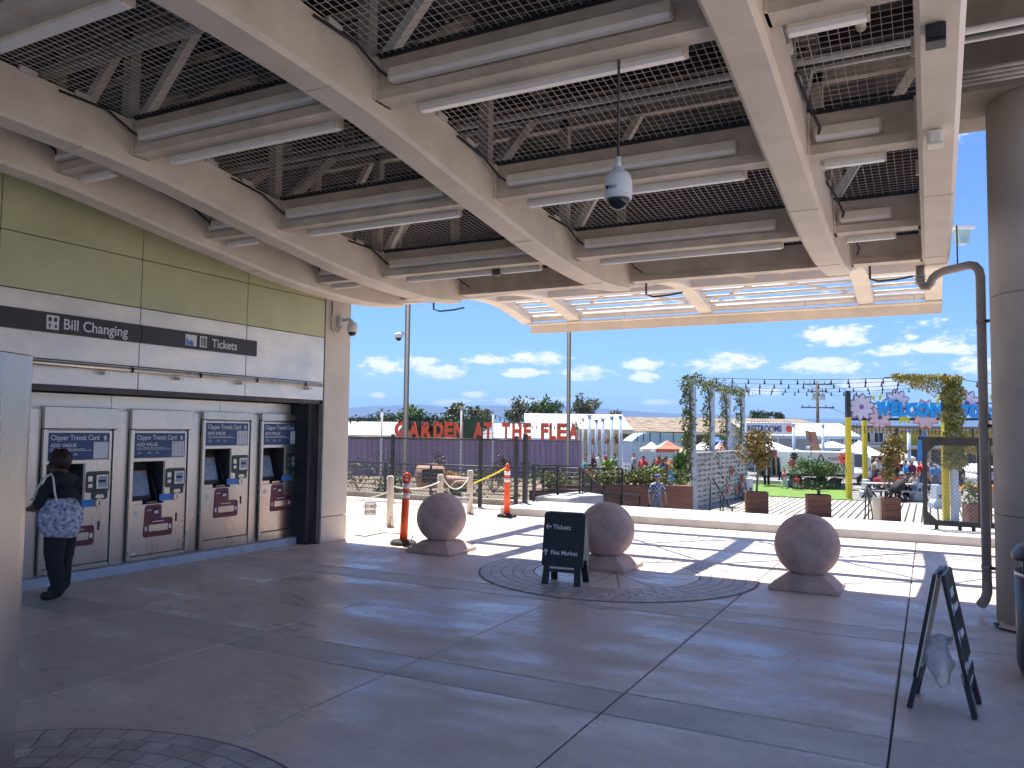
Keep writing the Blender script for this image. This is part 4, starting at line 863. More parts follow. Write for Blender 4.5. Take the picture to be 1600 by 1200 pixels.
# orange delineators
def delineator(label, loc, rz, tilt=0.0):
    t = thing('delineator_post', label, 'delineator', loc, rz, 'orange delineator posts'); t.rotation_euler = (0, tilt, rz)
    b = MB(); b.lathe([(0.20,0.0),(0.20,0.03),(0.17,0.055),(0.07,0.065)], 24); b.build('rubber_base', C_RUBBER, t)
    b = MB(); b.lathe([(0.062,0.06),(0.058,0.5),(0.053,0.92),(0.045,0.96)], 20); b.build('tube', C_ORANGE, t)
    for z in (0.70, 0.84): MB().lathe([(0.0595,z),(0.0588,z+0.075)],20).build('reflective_band', C_WHITE, t)
    b = MB(); pts = [(0.045*math.cos(a), 0, 1.0+0.062*math.sin(a)) for a in [PI*1.5+2*PI*k/14 for k in range(15)]]
    b.tube(pts, 0.021, 8); b.build('grip_loop', C_ORANGE, t)
    return t
delineator('orange delineator post with white bands beside the left ball bollard', (-7.12,10.12,0.004), YAW, 0.035)
delineator('orange delineator post with yellow tape tied on, by the fence gap', (-7.61,14.40,0.004), YAW+1.2, 0.0)
# timber posts with ropes
def wpost(label, x, y, h):
    t = thing('timber_post', label, 'post', (x,y,0.002), 0.2, 'pale timber posts by the fence')
    b = MB(); b.lathe([(0.062,0.0),(0.06,h-0.02),(0.045,h)], 14); b.build('shaft', C_WOODP, t)
    MB().box((0.075,-0.04,0.07),(0.05,0.04,0.15)).build('hasp', C_STEEL, t); return t
wpost('pale timber post nearest the ticket hall pier', -8.65,11.86,0.90); wpost('pale timber post just behind the left ball bollard', -8.6,13.45,0.86); wpost('pale timber post holding the yellow tape', -8.57,14.55,0.90)
def rope(name, label, a, c, sag, m, r=0.012, cat='rope'):
    a = Vector(a); c = Vector(c); pts = [a.lerp(c,k/12)+Vector((0,0,-sag*4*(k/12)*(1-k/12))) for k in range(13)]
    b = MB(); b.tube(pts, r, 6); o = b.build(name, m); return tag(o, label, cat)
rope('rope', 'white rope sagging between the two farther timber posts', (-8.55,13.45,0.80),(-8.55,14.55,0.84),0.28,C_ROPE)
rope('rope', 'white rope from the nearest timber post to the second', (-8.60,11.86,0.72),(-8.57,13.45,0.74),0.10,C_ROPE)
rope('barrier_tape', 'yellow tape pulled from timber post to orange delineator', (-8.53,14.55,0.62),(-7.62,14.40,1.0),0.02,C_YELLOW,0.016,'tape')
rope('rope', 'pale rope running left from the nearest timber post', (-8.66,11.86,0.62),(-9.6,11.4,0.40),0.05,C_ROPE)
def dne(label, p, w, h, tiltz):
    t = thing('notice_sign', label, 'sign', p, YAW+tiltz)
    MB().bx(-w/2,w/2,0,0.006,-h/2,h/2).build('board', C_WHITE, t)
    b = MB(); e = 0.012
    for q in ((-w/2+e,w/2-e,h/2-e-.006,h/2-e),(-w/2+e,w/2-e,-h/2+e,-h/2+e+.006),(-w/2+e,-w/2+e+.006,-h/2+e,h/2-e),(w/2-e-.006,w/2-e,-h/2+e,h/2-e)): b.bx(q[0],q[1],-0.0015,0,q[2],q[3])
    b.build('border', C_DARK, t)
    text('lettering','DO NOT',h*0.30,C_DARK,t,(0,-0.002,0.02),(PI/2,0,0),ext=0.0005,bold=0.002,align='CENTER',sx=0.85)
    text('lettering','ENTER',h*0.30,C_DARK,t,(0,-0.002,-h*0.33),(PI/2,0,0),ext=0.0005,bold=0.002,align='CENTER',sx=0.9)
    return t
q = at(578.5,795,13.9); dne('white Do Not Enter sign hanging low beside the ticket hall pier', q, 0.20, 0.24, 0.15)
rope('rope', 'thin cord holding the Do Not Enter sign by the pier', q+Vector((0,0,0.12)), (-9.6,11.4,0.40), 0.0, C_ROPE, 0.006)
q = at(727,777,15.9); dne('white Do Not Enter sign hanging from the sagging rope', q, 0.17, 0.20, -0.25)
# hose on the ground
b = MB(); b.tube([onz(x,y,0.014) for x,y in ((645,836),(642,846),(636,851),(634,842),(628,834),(600,832),(570,838),(555,836))],0.009,6); o = b.build('hose', C_DARK2); tag(o,'thin dark hose curling past the orange delineator','hose')

# stairs handrails and gate at the kerb
def tagged_rail(name, label, segs, r, m, cat='handrail'):
    t = thing(name, label, cat, (0,0,0))
    for (nm, pts) in segs: MB().tube(pts, r, 8).build(nm, m, t)
    return t
def vp(x, y0, y1, d): return [at(x, y0, d), at(x-0.3*(y1-y0)/100, y1, d)]
d = 18.0
tagged_rail('stair_handrail', 'dark stair handrail rising beyond the kerb near the third planter', [('post', [at(1353,760,d),at(1351.5,813,d)]),('post',[at(1358,763,d+0.6),at(1357,811,d+0.6)]),('sloped_rail',[at(1353,760,d),at(1360,785,d+.5),at(1364,811,d+1)]),('foot',[at(1364,811,d+1),at(1351,813,d)])], 0.016, C_DARK2)
tagged_rail('stair_handrail', 'dark stair handrail rising beyond the kerb before the block wall', [('post',[at(1110,750,d),at(1109,799,d)]),('post',[at(1126,770,d+0.6),at(1125.4,799,d+.6)]),('post',[at(1130,772,d+0.9),at(1129.6,799,d+.9)]),('sloped_rail',[at(1113,747,d),at(1126,768,d+.5),at(1141,794,d+1.0)]),('foot',[at(1144,791,d+1),at(1144,800,d+1)])], 0.018, C_DARK2)
# sliding mesh gate on the kerb
gt = thing('mesh_gate', 'black framed wire mesh gate standing on the kerb at right', 'gate', (-0.13,15.62,0.15), 0)
gw_, gh = 2.6, 1.52
for (x0,x1,z0,z1) in ((0,0.07,0.06,gh),(gw_-0.07,gw_,0.06,gh),(0.07,gw_-0.07,0.06,0.15),(0.07,gw_-0.07,gh-0.09,gh)): MB().bx(x0,x1,-0.03,0.03,z0,z1).build('frame_bar', C_DARK, gt)
MB().bx(-0.06,gw_+0.06,-0.045,0.045,gh,gh+0.05).build('top_cap', C_DARK, gt)
for x in (0.82,0.98): MB().bx(x,x+0.045,-0.02,0.02,0.15,gh-0.09).build('stile', C_DARK, gt)
MB().bx(0.84,1.06,-0.05,0.05,1.10,1.26).build('lock_box', C_DARK, gt)
for (x,z,sx,sz) in ((0.07,0.15,1,1),(0.07,gh-0.09,1,-1)): MB().prism([(0,0),(0.14*sx,0),(0,0.14*sz)],(x,-0.02,z),(1,0,0),(0,0,1),(0,1,0),0.04).build('corner_gusset', C_DARK, gt)
for x in (0.2,0.55,0.75,1.6): MB().box((x,0,0.03),(0.06,0.05,0.06)).build('foot_block', C_DARK, gt)
def chainlink(b, x0, x1, z0, z1, y, s, r):
    n = int((x1-x0+z1-z0)/s)
    for i in range(n+1):
        c = i*s
        a = (x0+max(0,c-(z1-z0)), z0+min(c,z1-z0)); e = (x0+min(c,x1-x0), z0+max(0,c-(x1-x0)))
        b.bar((a[0],y,a[1]),(e[0],y,e[1]),r,r)
        b.bar((x1-(a[0]-x0),y+r,a[1]),(x1-(e[0]-x0),y+r,e[1]),r,r)
b = MB(); chainlink(b,0.07,gw_-0.07,0.15,gh-0.09,0.0,0.065,0.005); o = b.build('mesh_infill', C_MESHG, gt); o['kind'] = 'stuff'

# chain link fence and rails beyond the forecourt
fn = thing('chain_link_fence', 'black chain link fence panels along the left of the forecourt', 'fence', (-13.6,15.9,0), 0)
fx = [2.05, 4.55]; FE = 5.42
for x in (2.05, 4.50, 5.42): MB().bx(x-0.035,x+0.035,-0.035,0.035,0,1.62).build('fence_post', C_DARK, fn)
MB().bx(5.60,5.69,-0.045,0.045,0,1.66).build('fence_post', C_DARK, fn)
for (a,c) in ((-0.5,2.02),(2.08,4.47),(4.53,5.39)):
    MB().tube([(a,0,1.53),(c,0,1.53)],0.022,8).build('top_rail', C_DARK, fn)
    b = MB(); chainlink(b,a,c,0.05,1.52,0.0,0.09,0.005); o = b.build('chain_link', C_DARK2, fn); o['kind'] = 'stuff'
def bar_rail(name, label, pts, h, n, posts):
    t = thing(name, label, 'railing', (0,0,0)); pts = [Vector(p) for p in pts]
    L = [0]
    for a, c in zip(pts, pts[1:]): L.append(L[-1]+(c-a).length)
    def along(s):
        for i in range(len(pts)-1):
            if s <= L[i+1]+1e-6: return pts[i].lerp(pts[i+1], (s-L[i])/(L[i+1]-L[i]))
        return pts[-1]
    for k in range(n):
        z = h*(k+1)/n
        MB().tube([p+Vector((0,0,z)) for p in pts], 0.024 if k == n-1 else 0.011, 6).build('top_rail' if k == n-1 else 'bar', C_DARK, t)
    for k in range(posts+1):
        p = along(L[-1]*k/posts); MB().bx(p.x-0.022,p.x+0.022,p.y-0.022,p.y+0.022,p.z-0.25,p.z+h).build('post', C_DARK, t)
    return t
bar_rail('bar_railing', 'dark horizontal bar railing behind the chain link fence', [(-13.9,16.9,-0.02),(-10.7,16.9,-0.02),(-8.3,17.1,-0.02)], 0.88, 8, 4)
bar_rail('bar_railing', 'dark bar railing going down the steps right of the fence', [at(834,726,18.3)-Vector((0,0,.88)),at(905,729,20)-Vector((0,0,.88)),at(944,769,22)-Vector((0,0,.88)),at(1000,774,23.5)-Vector((0,0,.88))], 0.88, 8, 6)
bar_rail('bar_railing', 'dark bar railing of the ramp beyond the steps', [(-9.6,20.3,-0.25),(-7.7,21.5,-0.25)], 0.95, 8, 2)
MB_ = MB(); MB_.bx(-16,-8.0,16.55,16.85,-1.3,0.12); tag(MB_.build('garden_kerb', mat('stained kerb', (0.40,0.36,0.30), 0.9, var=0.2, scale=2)), 'low stained kerb in front of the railing garden', 'kerb')
b = MB(); b.bx(-8.05,-7.2,16.6,17.2,-1.3,0.24); tag(b.build('concrete_footing', C_BLOCK, None, bevel=0.02), 'grey concrete footing block at the end of the fence', 'footing')
b = MB(); b.prism([(-8.3,17.8),(-7.45,17.8),(-7.1,18.5),(-8.0,19.2)],(0,0,-1.3),(1,0,0),(0,1,0),(0,0,1),1.5); tag(b.build('ramp_wall', C_KERB, None, bevel=0.02), 'pale concrete ramp wall behind the fence gap', 'wall')
# tall light poles
def pole(label, px, d, r, cam_):
    p = gnd(px, d, -1.0); t = thing('light_pole', label, 'light pole', p, YAW)
    b = MB(); b.lathe([(r*2.2,0),(r*2.2,0.05),(r*1.05,0.08),(r,9.0)],16); b.build('shaft', mat('dark pole paint',(0.014,0.015,0.018),0.6), t)
    b = MB(); b.bx(-0.7,0.7,-0.18,0.18,9.0,9.12); b.build('lamp_head', C_DARK2, t)
    if cam_:
        zc = at(628,523,d).z-p.z
        c = thing('pole_camera', 'small white dome camera fixed to the left light pole', 'camera', p+Vector((0,0,zc)), YAW)
        MB().bx(-0.22,-0.05,-0.05,0.05,0.03,0.13).build('bracket', C_WHITE, c)
        b = MB(); b.lathe([(0.05,0.11),(0.13,0.06),(0.14,-0.02),(0.12,-0.06)],16,(-0.28,0,0)); b.build('housing', C_WHITE, c)
        b = MB(); b.ball((-0.28,0,-0.07),0.095,12,8); b.build('dome', C_GLASS, c)
    return t
pole('tall dark light pole at left with a white camera on it', 631, 25, 0.082, True)
pole('tall dark light pole rising before the end of the red letters', 887, 27.5, 0.068, False)
# ================================================================== MARKET
RG = random.Random(21)
def rnd3(r): 
    while True:
        v = Vector((r.uniform(-1,1),r.uniform(-1,1),r.uniform(-1,1)))
        if 0.05 < v.length <= 1: return v
def leaves(b, c, rad3, n, size, r, clumps=7, droop=0.1, shell=0.55):
    """leaf faces gathered into clumps through an ellipsoid, with gaps between clumps"""
    c = Vector(c); cs = []
    for k in range(clumps):
        v = rnd3(r).normalized()*r.uniform(0.25,0.9); cs.append((Vector((v.x*rad3[0],v.y*rad3[1],v.z*rad3[2])), r.uniform(0.28,0.5)))
    for i in range(n):
        o, s = cs[i % clumps]; v = rnd3(r)*s
        p = c+o+Vector((v.x*rad3[0],v.y*rad3[1],v.z*rad3[2]))
        d = rnd3(r); d.z -= droop; l = size*r.uniform(0.6,1.3); b.leaf(p, d, rnd3(r), l, l*0.55)
def tree(name, label, cat, base, h, crown, mleaf, r, trunk_r=0.06, n=900, size=0.12, limbs=5, clumps=9, crown_z=None, group=None, mbark=None):
    t = thing(name, label, cat, base, 0, group); cz = crown_z if crown_z else h-crown[2]
    b = MB(); b.tube([(0,0,0),(0.03*h*r.uniform(-1,1),0.02*h,cz*0.5),(0,0,cz)], [trunk_r,trunk_r*0.8,trunk_r*0.6], 8)
    for k in range(limbs):
        a = 2*PI*k/limbs+r.uniform(-.4,.4); e = Vector((crown[0]*0.7*math.cos(a), crown[1]*0.7*math.sin(a), cz+crown[2]*r.uniform(-0.1,0.7))); s = Vector((0,0,cz*r.uniform(0.55,0.9)))
        b.tube([s, s.lerp(e,0.5)+Vector((0,0,0.06*h)), e], [trunk_r*0.5,trunk_r*0.35,trunk_r*0.15], 6)
    b.build('trunk', mbark or C_BARK, t)
    b = MB(); leaves(b, (0,0,cz), crown, n, size, r, clumps); b.build('crown', mleaf, t); return t
def bush(name, label, base, rad3, mleaf, r, n=400, size=0.12, clumps=7, cat='bush', group=None):
    t = thing(name, label, cat, base, 0, group)
    b = MB(); leaves(b, (0,0,rad3[2]), rad3, n, size, r, clumps); b.build('foliage', mleaf, t)
    b = MB(); [b.tube([(0,0,-0.05),(rad3[0]*0.5*math.cos(a),rad3[1]*0.5*math.sin(a),rad3[2])],[0.02,0.008],5) for a in (0.3,2.2,4.1)]; b.build('stem', C_BARK, t); return t
def blade_plant(name, label, base, h, n, m, r, w=0.16, spread=0.5, cat='plant'):
    t = thing(name, label, cat, base); b = MB()
    for i in range(n):
        a = r.uniform(0,2*PI); s = Vector((0.12*r.uniform(-1,1),0.12*r.uniform(-1,1),h*r.uniform(0,0.55))); tip = s+Vector((spread*math.cos(a)*r.uniform(0.4,1),spread*math.sin(a)*r.uniform(0.4,1),h*r.uniform(0.3,0.5)))
        d = tip-s; side = d.cross(Vector((0,0,1))).normalized()*w*0.5; mid = s.lerp(tip,0.5)+Vector((0,0,0.06*h)); tip.z -= 0.08*h
        b._add([s, mid+side, mid-side, tip],[(0,1,2),(1,3,2)])
    b.build('leaves', m, t); b = MB(); [b.tube([(0.05*k,0,-0.02),(0.08*k,0.03,h*0.6)],[0.025,0.012],5) for k in (-1,0,1)]; b.build('stem', G_MID, t); return t

# ---- purple wall with red letters
D = 52.0; s = D/FPX
A = at(540,683.5,D); Bp = at(912,692.5,D); wl = thing('purple_wall', 'purple plank wall standing under the large red letters', 'wall', (A.x,A.y,GZ), 0)
vec = Vector((Bp.x-A.x, Bp.y-A.y, 0)); Lw = vec.length; wl.rotation_euler = (0,0,math.atan2(vec.y,vec.x)); ztop = (A.z+Bp.z)/2-GZ
np_ = 44; pw = Lw/np_
src = MB().bx(0.012,pw-0.012,0,0.05,0,ztop).build('plank', C_PURPLE, wl)
for k in range(1,np_): inst(src, wl, (k*pw,0,0))
MB().bx(0,Lw,0.055,0.12,0.02,ztop-0.02).build('backing', C_DARK2, wl)
MB().bx(-0.02,Lw+0.02,-0.03,0.13,ztop,ztop+0.07).build('top_cap', C_DARK2, wl)
ls = thing('letter_sign', 'big red letters GARDEN AT THE FLEA standing on the purple wall', 'sign', (A.x,A.y,GZ+ztop+0.07), wl.rotation_euler.z)
LX = [('G',616,636),('A',638,655),('R',658,674),('D',677,692),('E',694,707),('N',709,723),('A',739,755),('T',756,769),('T',784,797),('H',800,815),('E',818,830),('F',845,857),('L',858,869),('E',870,885),('A',888,903)]
for ch, x0, x1 in LX:
    u0 = (x0-540)/(912-540)*Lw; u1 = (x1-540)/(912-540)*Lw
    o = text('letter', ch, 1.0, C_RED, ls, (0,0,0), (PI/2,0,0), ext=0.09, bold=0.05)
    xs = [v.co.x for v in o.data.vertices]; ys_ = [v.co.y for v in o.data.vertices]
    sx = (u1-u0)/(max(xs)-min(xs)); sy = 1.10/(max(ys_)-min(ys_)); o.scale = (sx,sy,1); o.location = (u0-min(xs)*sx, 0.02, -min(ys_)*sy+0.02)
b = MB(); b.bar((0.8/1,0.12,0.4),(Lw-0.3,0.12,0.4),0.03); b.bar((0.8,0.12,0.85),(Lw-0.3,0.12,0.85),0.03); b.build('support_rail', C_DARK2, ls)

# ---- rusty truck in the garden
tp = gnd(672, 33, -1.05); tk = thing('old_truck', 'rusty old round-cabbed truck half hidden in the garden', 'truck', tp, YAW+0.25); tk.scale = (0.80,0.80,0.80)
b = MB(); secs = [(-0.95,0.75),(-0.9,0.95),(-0.6,1.02),(0.1,1.02),(0.45,0.9),(0.5,0.7)]
def loft(b, rings, sm=True):
    n = len(rings[0]); vs = [p for r_ in rings for p in r_]
    b._add(vs, [(i*n+j, i*n+(j+1)%n, (i+1)*n+(j+1)%n, (i+1)*n+j) for i in range(len(rings)-1) for j in range(n)]+[list(range(n))[::-1], [(len(rings)-1)*n+j for j in range(n)]], sm)
def ell(cx, cz, rx, rz, y, n=16, p=2.6):
    out = []
    for k in range(n):
        a = 2*PI*k/n; c, s_ = math.cos(a), math.sin(a); out.append((cx+rx*math.copysign(abs(c)**(2/p),c), y, cz+rz*math.copysign(abs(s_)**(2/p),s_)))
    return out
# lengthwise along local x (front to +x)
def ring(x, w, z0, z1, n=20, p=2.5):
    out = []
    for k in range(n):
        a = 2*PI*k/n; c, s_ = math.cos(a), math.sin(a); out.append((x, w*math.copysign(abs(c)**(2/p),c), (z0+z1)/2+(z1-z0)/2*math.copysign(abs(s_)**(2/p),s_)))
    return out
b = MB(); loft(b,[ring(-0.72,0.70,0.95,1.35),ring(-0.66,0.78,0.5,1.62),ring(-0.3,0.8,0.45,1.72),ring(0.3,0.8,0.45,1.72),ring(0.62,0.76,0.5,1.62),ring(0.74,0.7,0.6,1.2)]); b.build('cab', C_RUST, tk)
b = MB(); loft(b,[ring(0.66,0.62,0.5,1.12),ring(1.3,0.55,0.5,1.10),ring(1.95,0.42,0.5,1.02),ring(2.05,0.36,0.55,0.9)]); b.build('hood', mat('pinkish rust', (0.50,0.30,0.24), 0.8, var=0.2), tk)
for sy in (-0.72,0.72):
    b = MB(); loft(b,[ring(0.9,0.12,0.45,0.6),ring(1.2,0.16,0.5,0.9),ring(1.7,0.16,0.5,0.92),ring(2.0,0.1,0.4,0.7)]); o = b.build('fender', C_RUST, tk); o.location = (0,sy,0)
    b = MB(); b.tube([(1.5,sy-0.09,0.38),(1.5,sy+0.09,0.38)],0.38,18); b.build('wheel', C_RUBBER, tk)
b = MB(); b.bx(-0.55,0.52,-0.80,-0.74,0.78,1.46); b.build('side_window', C_GLASS, tk); b = MB(); b.bx(-0.55,0.52,0.74,0.80,0.78,1.46); b.build('side_window', C_GLASS, tk)
b = MB(); b.bx(0.66,0.70,-0.58,0.58,1.15,1.48); b.build('windscreen', C_GLASS, tk)

# ---- garden planting
bush('flower_bush', 'yellow flowering bush beside the rusty truck', gnd(705,36,-0.75), (0.42,0.4,0.42), G_YFLOW, RG, 260, 0.14)
bush('grass_clump', 'pale feathery grass clump in front of the purple wall', gnd(740,36,-0.85), (0.8,0.5,0.38), G_PALE, RG, 700, 0.16, 9, 'grass clump')
bush('garden_bush', 'dark leafy shrub against the purple wall behind the gate post', gnd(782,40,-0.9), (0.75,0.5,0.75), G_PLUM, RG, 380, 0.16)
bush('garden_bush', 'dark leafy shrub against the right end of the purple wall', gnd(864,42,-1.1), (0.65,0.5,0.65), G_PLUM, RG, 420, 0.15)
bush('garden_bush', 'thin dark shrub against the purple wall above the truck', gnd(690,40,-0.6), (0.7,0.5,0.75), G_PLUM, RG, 160, 0.14)
bush('garden_bush', 'dark shrub against the purple wall left of the fence corner', gnd(600,40,-0.8), (0.8,0.5,0.8), G_PLUM, RG, 160, 0.15)
bush('flower_bush', 'small yellow flowers behind the second orange post', gnd(819,36,-0.75), (0.2,0.2,0.25), G_YFLOW, RG, 80, 0.12)
for i, (px, d, rx, rz, m, lab) in enumerate(((565,20,0.7,0.30,G_LIME,'lime green plants low against the kerb beside the pier'),(655,20,0.8,0.30,G_LIME,'lime green plants low against the kerb behind the left bollard'),(715,20.5,0.6,0.28,G_LIME,'lime green plants low against the kerb under the sagging rope'),(770,21,0.6,0.26,G_MID,'green plants low against the kerb beside the fence gap'),(560,30,1.2,0.6,G_OLIVE,'grey olive shrub behind the railing at far left'),(620,30,1.2,0.5,G_MID,'green shrub behind the railing below the truck'),(770,30,1.2,0.5,G_OLIVE,'grey olive shrub behind the railing right of the truck'),(835,33,1.1,0.5,G_MID,'green shrub behind the bar railing below the red word FLEA'),(575,21,0.5,0.25,G_LIME,'low lime green plants behind the railing by the pier'),(640,21,0.6,0.28,G_LIME,'low lime green plants behind the railing near the left bollard'),(690,22,0.6,0.3,G_MID,'low green plants behind the railing mid fence'),(800,22,0.35,0.25,G_MID,'low green plants by the fence gap post'),(610,24,0.9,0.4,G_DARK,'dark green ground plants behind the chain link fence'),(730,24,1.0,0.35,G_DARK,'dark green ground plants below the pale grass'))):
    bush('garden_plant', lab, gnd(px,d,-0.55), (rx,0.4,rz), m, RG, 300, 0.13, 9, 'plant')
t = thing('hedge', 'ivy hedge planting along the far side of the ramp', 'hedge', gnd(975,27,-1.2), YAW)
b = MB(); leaves(b,(-0.1,0,1.42),(2.3,0.45,0.34),3600,0.10,RG,30); b.build('foliage', mat('ivy', (0.26,0.24,0.06), 0.6, col2=(0.07,0.11,0.02), scale=2), t)
for k in range(3): MB().bx(-2.2+k*1.5,-0.75+k*1.5,-0.35,0.25,0.0,1.15).build('planter_trough', C_PLANTER, t)
t = thing('hedge', 'lime ivy hedge behind the bar railing right of the fence gap', 'hedge', gnd(868,27,-1.2), YAW)
b = MB(); leaves(b,(0,0,1.25),(1.0,0.4,0.40),1700,0.10,RG,18); b.build('foliage', MATS['ivy'], t)
MB().bx(-0.9,0.9,-0.3,0.2,0,0.95).build('planter_trough', C_PLANTER, t)
blade_plant('canna_plant','tall lime canna plant with a yellow-edged clump, left of the pale shed',gnd(950,30,-0.3),1.25,70,G_LIME,RG,0.14,0.55)
blade_plant('canna_plant','leafy lime plant in the middle of the ivy hedge',gnd(1012,29.5,-0.4),1.1,80,G_LIME,RG,0.13,0.6)
blade_plant('canna_plant','yellow and lime leafed plant beside the middle canna',gnd(1028,29,-0.45),0.9,40,G_YVINE,RG,0.12,0.4)
blade_plant('canna_plant','leafy green plant climbing at the foot of the first vine post',gnd(1063,30,-0.4),1.7,130,G_MID,RG,0.13,0.5)

# ---- string light poles over the garden
def slim_pole(label, px, y0, d, r=0.05, m=C_WIRE, group='slim garden poles', cat='pole', name='garden_pole'):
    top = at(px,y0,d); p = Vector((top.x,top.y,GZ)); t = thing(name,label,cat,p,0,group)
    MB().lathe([(r,0),(r*0.9,top.z-GZ)],10).build('shaft', m, t); MB().box((0,0,top.z-GZ+0.03),(r*2.4,r*2.4,0.06)).build('cap', m, t); return top
q1 = slim_pole('galvanised pole left of the letter G',597,640,34); q2 = slim_pole('slim pole between the words GARDEN and AT',721,638,40,0.05); q3 = slim_pole('slim pole in front of the letter T of AT',770.5,644,42,0.05)
def string_lights(label, a, c, sag, nb, r=0.012, bs=1.0):
    t = thing('string_lights',label,'string lights',a); a = Vector(a); c = Vector(c)
    f = lambda u: (c-a)*u+Vector((0,0,-sag*4*u*(1-u)))
    MB().tube([f(k/16) for k in range(17)],r,5).build('cable',C_DARK,t); src = None
    for k in range(nb):
        p = f((k+0.5)/nb)
        if src is None:
            b = MB(); b.lathe([(0.012,0),(0.02,-0.04),(0.022,-0.09)],8); b.lathe([(0.022,-0.09),(0.042,-0.14),(0.03,-0.19),(0.0001,-0.2)],8); src = b.build('bulb',C_DARK2,t); src.location = p; src.scale = (bs,bs,bs)
        else: inst(src,t,p)
    return t
string_lights('string lights from the far left to the pole left of the letter G', at(480,648,30), q1+Vector((0,0,-0.05)), 0.25, 10, 0.014)
string_lights('string lights over the word GARDEN', q1+Vector((0,0,-0.1)), q2+Vector((0,0,-0.1)), 0.5, 18, 0.014)
string_lights('string lights between GARDEN and AT', q2+Vector((0,0,-0.1)), q3+Vector((0,0,-0.1)), 0.2, 8, 0.014)
q4 = slim_pole('pale slim pole just right of the letter A of FLEA',911,655,44,0.06)
string_lights('string lights over the words THE FLEA', q3+Vector((0,0,-0.1)), q4+Vector((0,0,-0.05)), 0.45, 20, 0.014)
# row of pale posts
prev = None
for i,(px,y0,d) in enumerate(((921,650,46),(932,657,52),(942,655,50),(956,652,49),(969.5,651,48))):
    q = slim_pole(f"pale blue post, {['first','second','third','fourth','last'][i]} in the row right of the purple wall",px,y0,d,0.11,C_POST,'pale post row right of the purple wall','post','row_post')
    if prev is not None:
        b = MB(); b.tube([prev,prev.lerp(q,0.5)+Vector((0,0,-0.15)),q],0.02,5); o = b.build('wire',C_DARK2); tag(o,f"dark wire between the {['first and second','second and third','third and fourth','fourth and last'][i-1]} pale posts of the row",'wire')
    prev = q
for i,(px,py) in enumerate(((930,683),(949,682),(962,682),(979,682))):
    bush('hanging_basket',f"hanging flower basket, {['first','second','third','fourth'][i]} under the market eave right of the pale post row",at(px,py+4,58)+Vector((0,0,-0.35)),(0.42,0.42,0.34),G_GOLD if i%2 else mat('pink flower leaves',(0.5,0.16,0.10),0.6,col2=(0.1,0.14,0.03),scale=2),RG,140,0.18,6,'flower basket','hanging baskets along the market eave')

# ---- market sheds and roofs
C_WROOF = mat('white sheet roof', (0.56,0.56,0.56), 0.6, var=0.05, scale=1.5)
C_TARP = mat('white tarp', (0.55,0.54,0.52), 0.8, var=0.22, scale=1.3, bump=0.5, bscale=2)
C_SHADE = mat('brown shade netting', (0.27,0.21,0.15), 0.95, var=0.35, scale=0.9, bump=0.2)
C_CREAM = mat('cream wall', (0.68,0.60,0.38), 0.8, var=0.08, scale=1)
C_LBLUE = mat('pale blue siding', (0.56,0.64,0.74), 0.6, var=0.06)
C_BROOF = mat('light blue roof', (0.40,0.55,0.70), 0.5, var=0.08)
def hall(name, label, x0, x1, ye, yr, d, depth, mroof, mwall, cat='market hall', posts=6, wall_y=None, rh=None):
    """long open market roof facing the camera: eave at pixel row ye, ridge at yr"""
    a = at(x0,ye,d); c = at(x1,ye,d); t = thing(name,label,cat,(a.x,a.y,GZ),math.atan2(c.y-a.y,c.x-a.x)); L = math.hypot(c.x-a.x,c.y-a.y)
    he = (a.z+c.z)/2-GZ; hr = at((x0+x1)/2,yr,d+depth/2).z-GZ
    n = max(2,int(L/2.4)); src = None
    for k in range(n):
        w = L/n
        if src is None:
            b = MB(); b._add([(0.02,0,he),(w-0.02,0,he),(w-0.02,depth/2,hr),(0.02,depth/2,hr),(0.02,0,he+0.08),(w-0.02,0,he+0.08),(w-0.02,depth/2,hr+0.08),(0.02,depth/2,hr+0.08)],[(0,1,2,3)[::-1],(4,5,6,7),(0,1,5,4),(1,2,6,5),(2,3,7,6),(3,0,4,7)]); src = b.build('roof_sheet',mroof,t)
            b = MB(); b._add([(0.02,depth,he),(w-0.02,depth,he),(w-0.02,depth/2+.01,hr+0.05),(0.02,depth/2+.01,hr+0.05)],[(0,1,2,3)]); s2_ = b.build('roof_sheet',mroof,t)
        else: inst(src,t,(k*w,0,0)); inst(s2_,t,(k*w,0,0))
    MB().bx(0,L,-0.06,0.0,he-0.18,he+0.05).build('eave_beam',mwall,t)
    for k in range(posts+1): MB().bx(L*k/posts-0.06,L*k/posts+0.06,0.05,0.17,0,he).build('post',C_POST,t)
    MB().bx(0,L,depth*0.75,depth*0.8,0,he).build('back_wall',mwall,t)
    return t, L, he
hall('market_hall','long white roofed hall left of the purple wall',470,618,681,660,60,10,C_TARP,C_CREAM)
hall('market_hall','low white roofed hall right behind the red letters',768,908,686,664,66,10,C_WROOF,C_LBLUE)
hall('market_hall','tall white roofed hall behind the right end of the letters',820,985,668,648,84,12,C_WROOF,C_CREAM)
hall('market_hall','long hall with brown netting roof across the middle distance',940,1345,677,654.5,78,34,C_SHADE,C_CREAM,posts=14)
hall('market_hall','white roofed hall in front of the netting roof carrying the restroom sign',1165,1345,682,662,64,8,C_WROOF,C_LBLUE,posts=7)
t, L, he = hall('market_hall','white roofed stall hall behind the pale post row',905,990,672,660,62,8,C_WROOF,C_CREAM,posts=4)
# restroom sign
p = at(1172,669.5,57); t = thing('restroom_sign','white RESTROOMS sign with red mark on the hall roof edge','sign',p,YAW)
MB().bx(-0.3,3.0,0,0.05,-0.40,0.42).build('board',C_WHITE,t); text('lettering','RESTROOMS',0.60,C_NAVY,t,(-0.2,-0.01,-0.2),(PI/2,0,0),ext=0.004,bold=0.02,sx=0.72)
b = MB(); b.ball((2.78,-0.02,0.0),0.24,12,8,(1,0.1,1)); b.build('red_mark',C_RED,t)
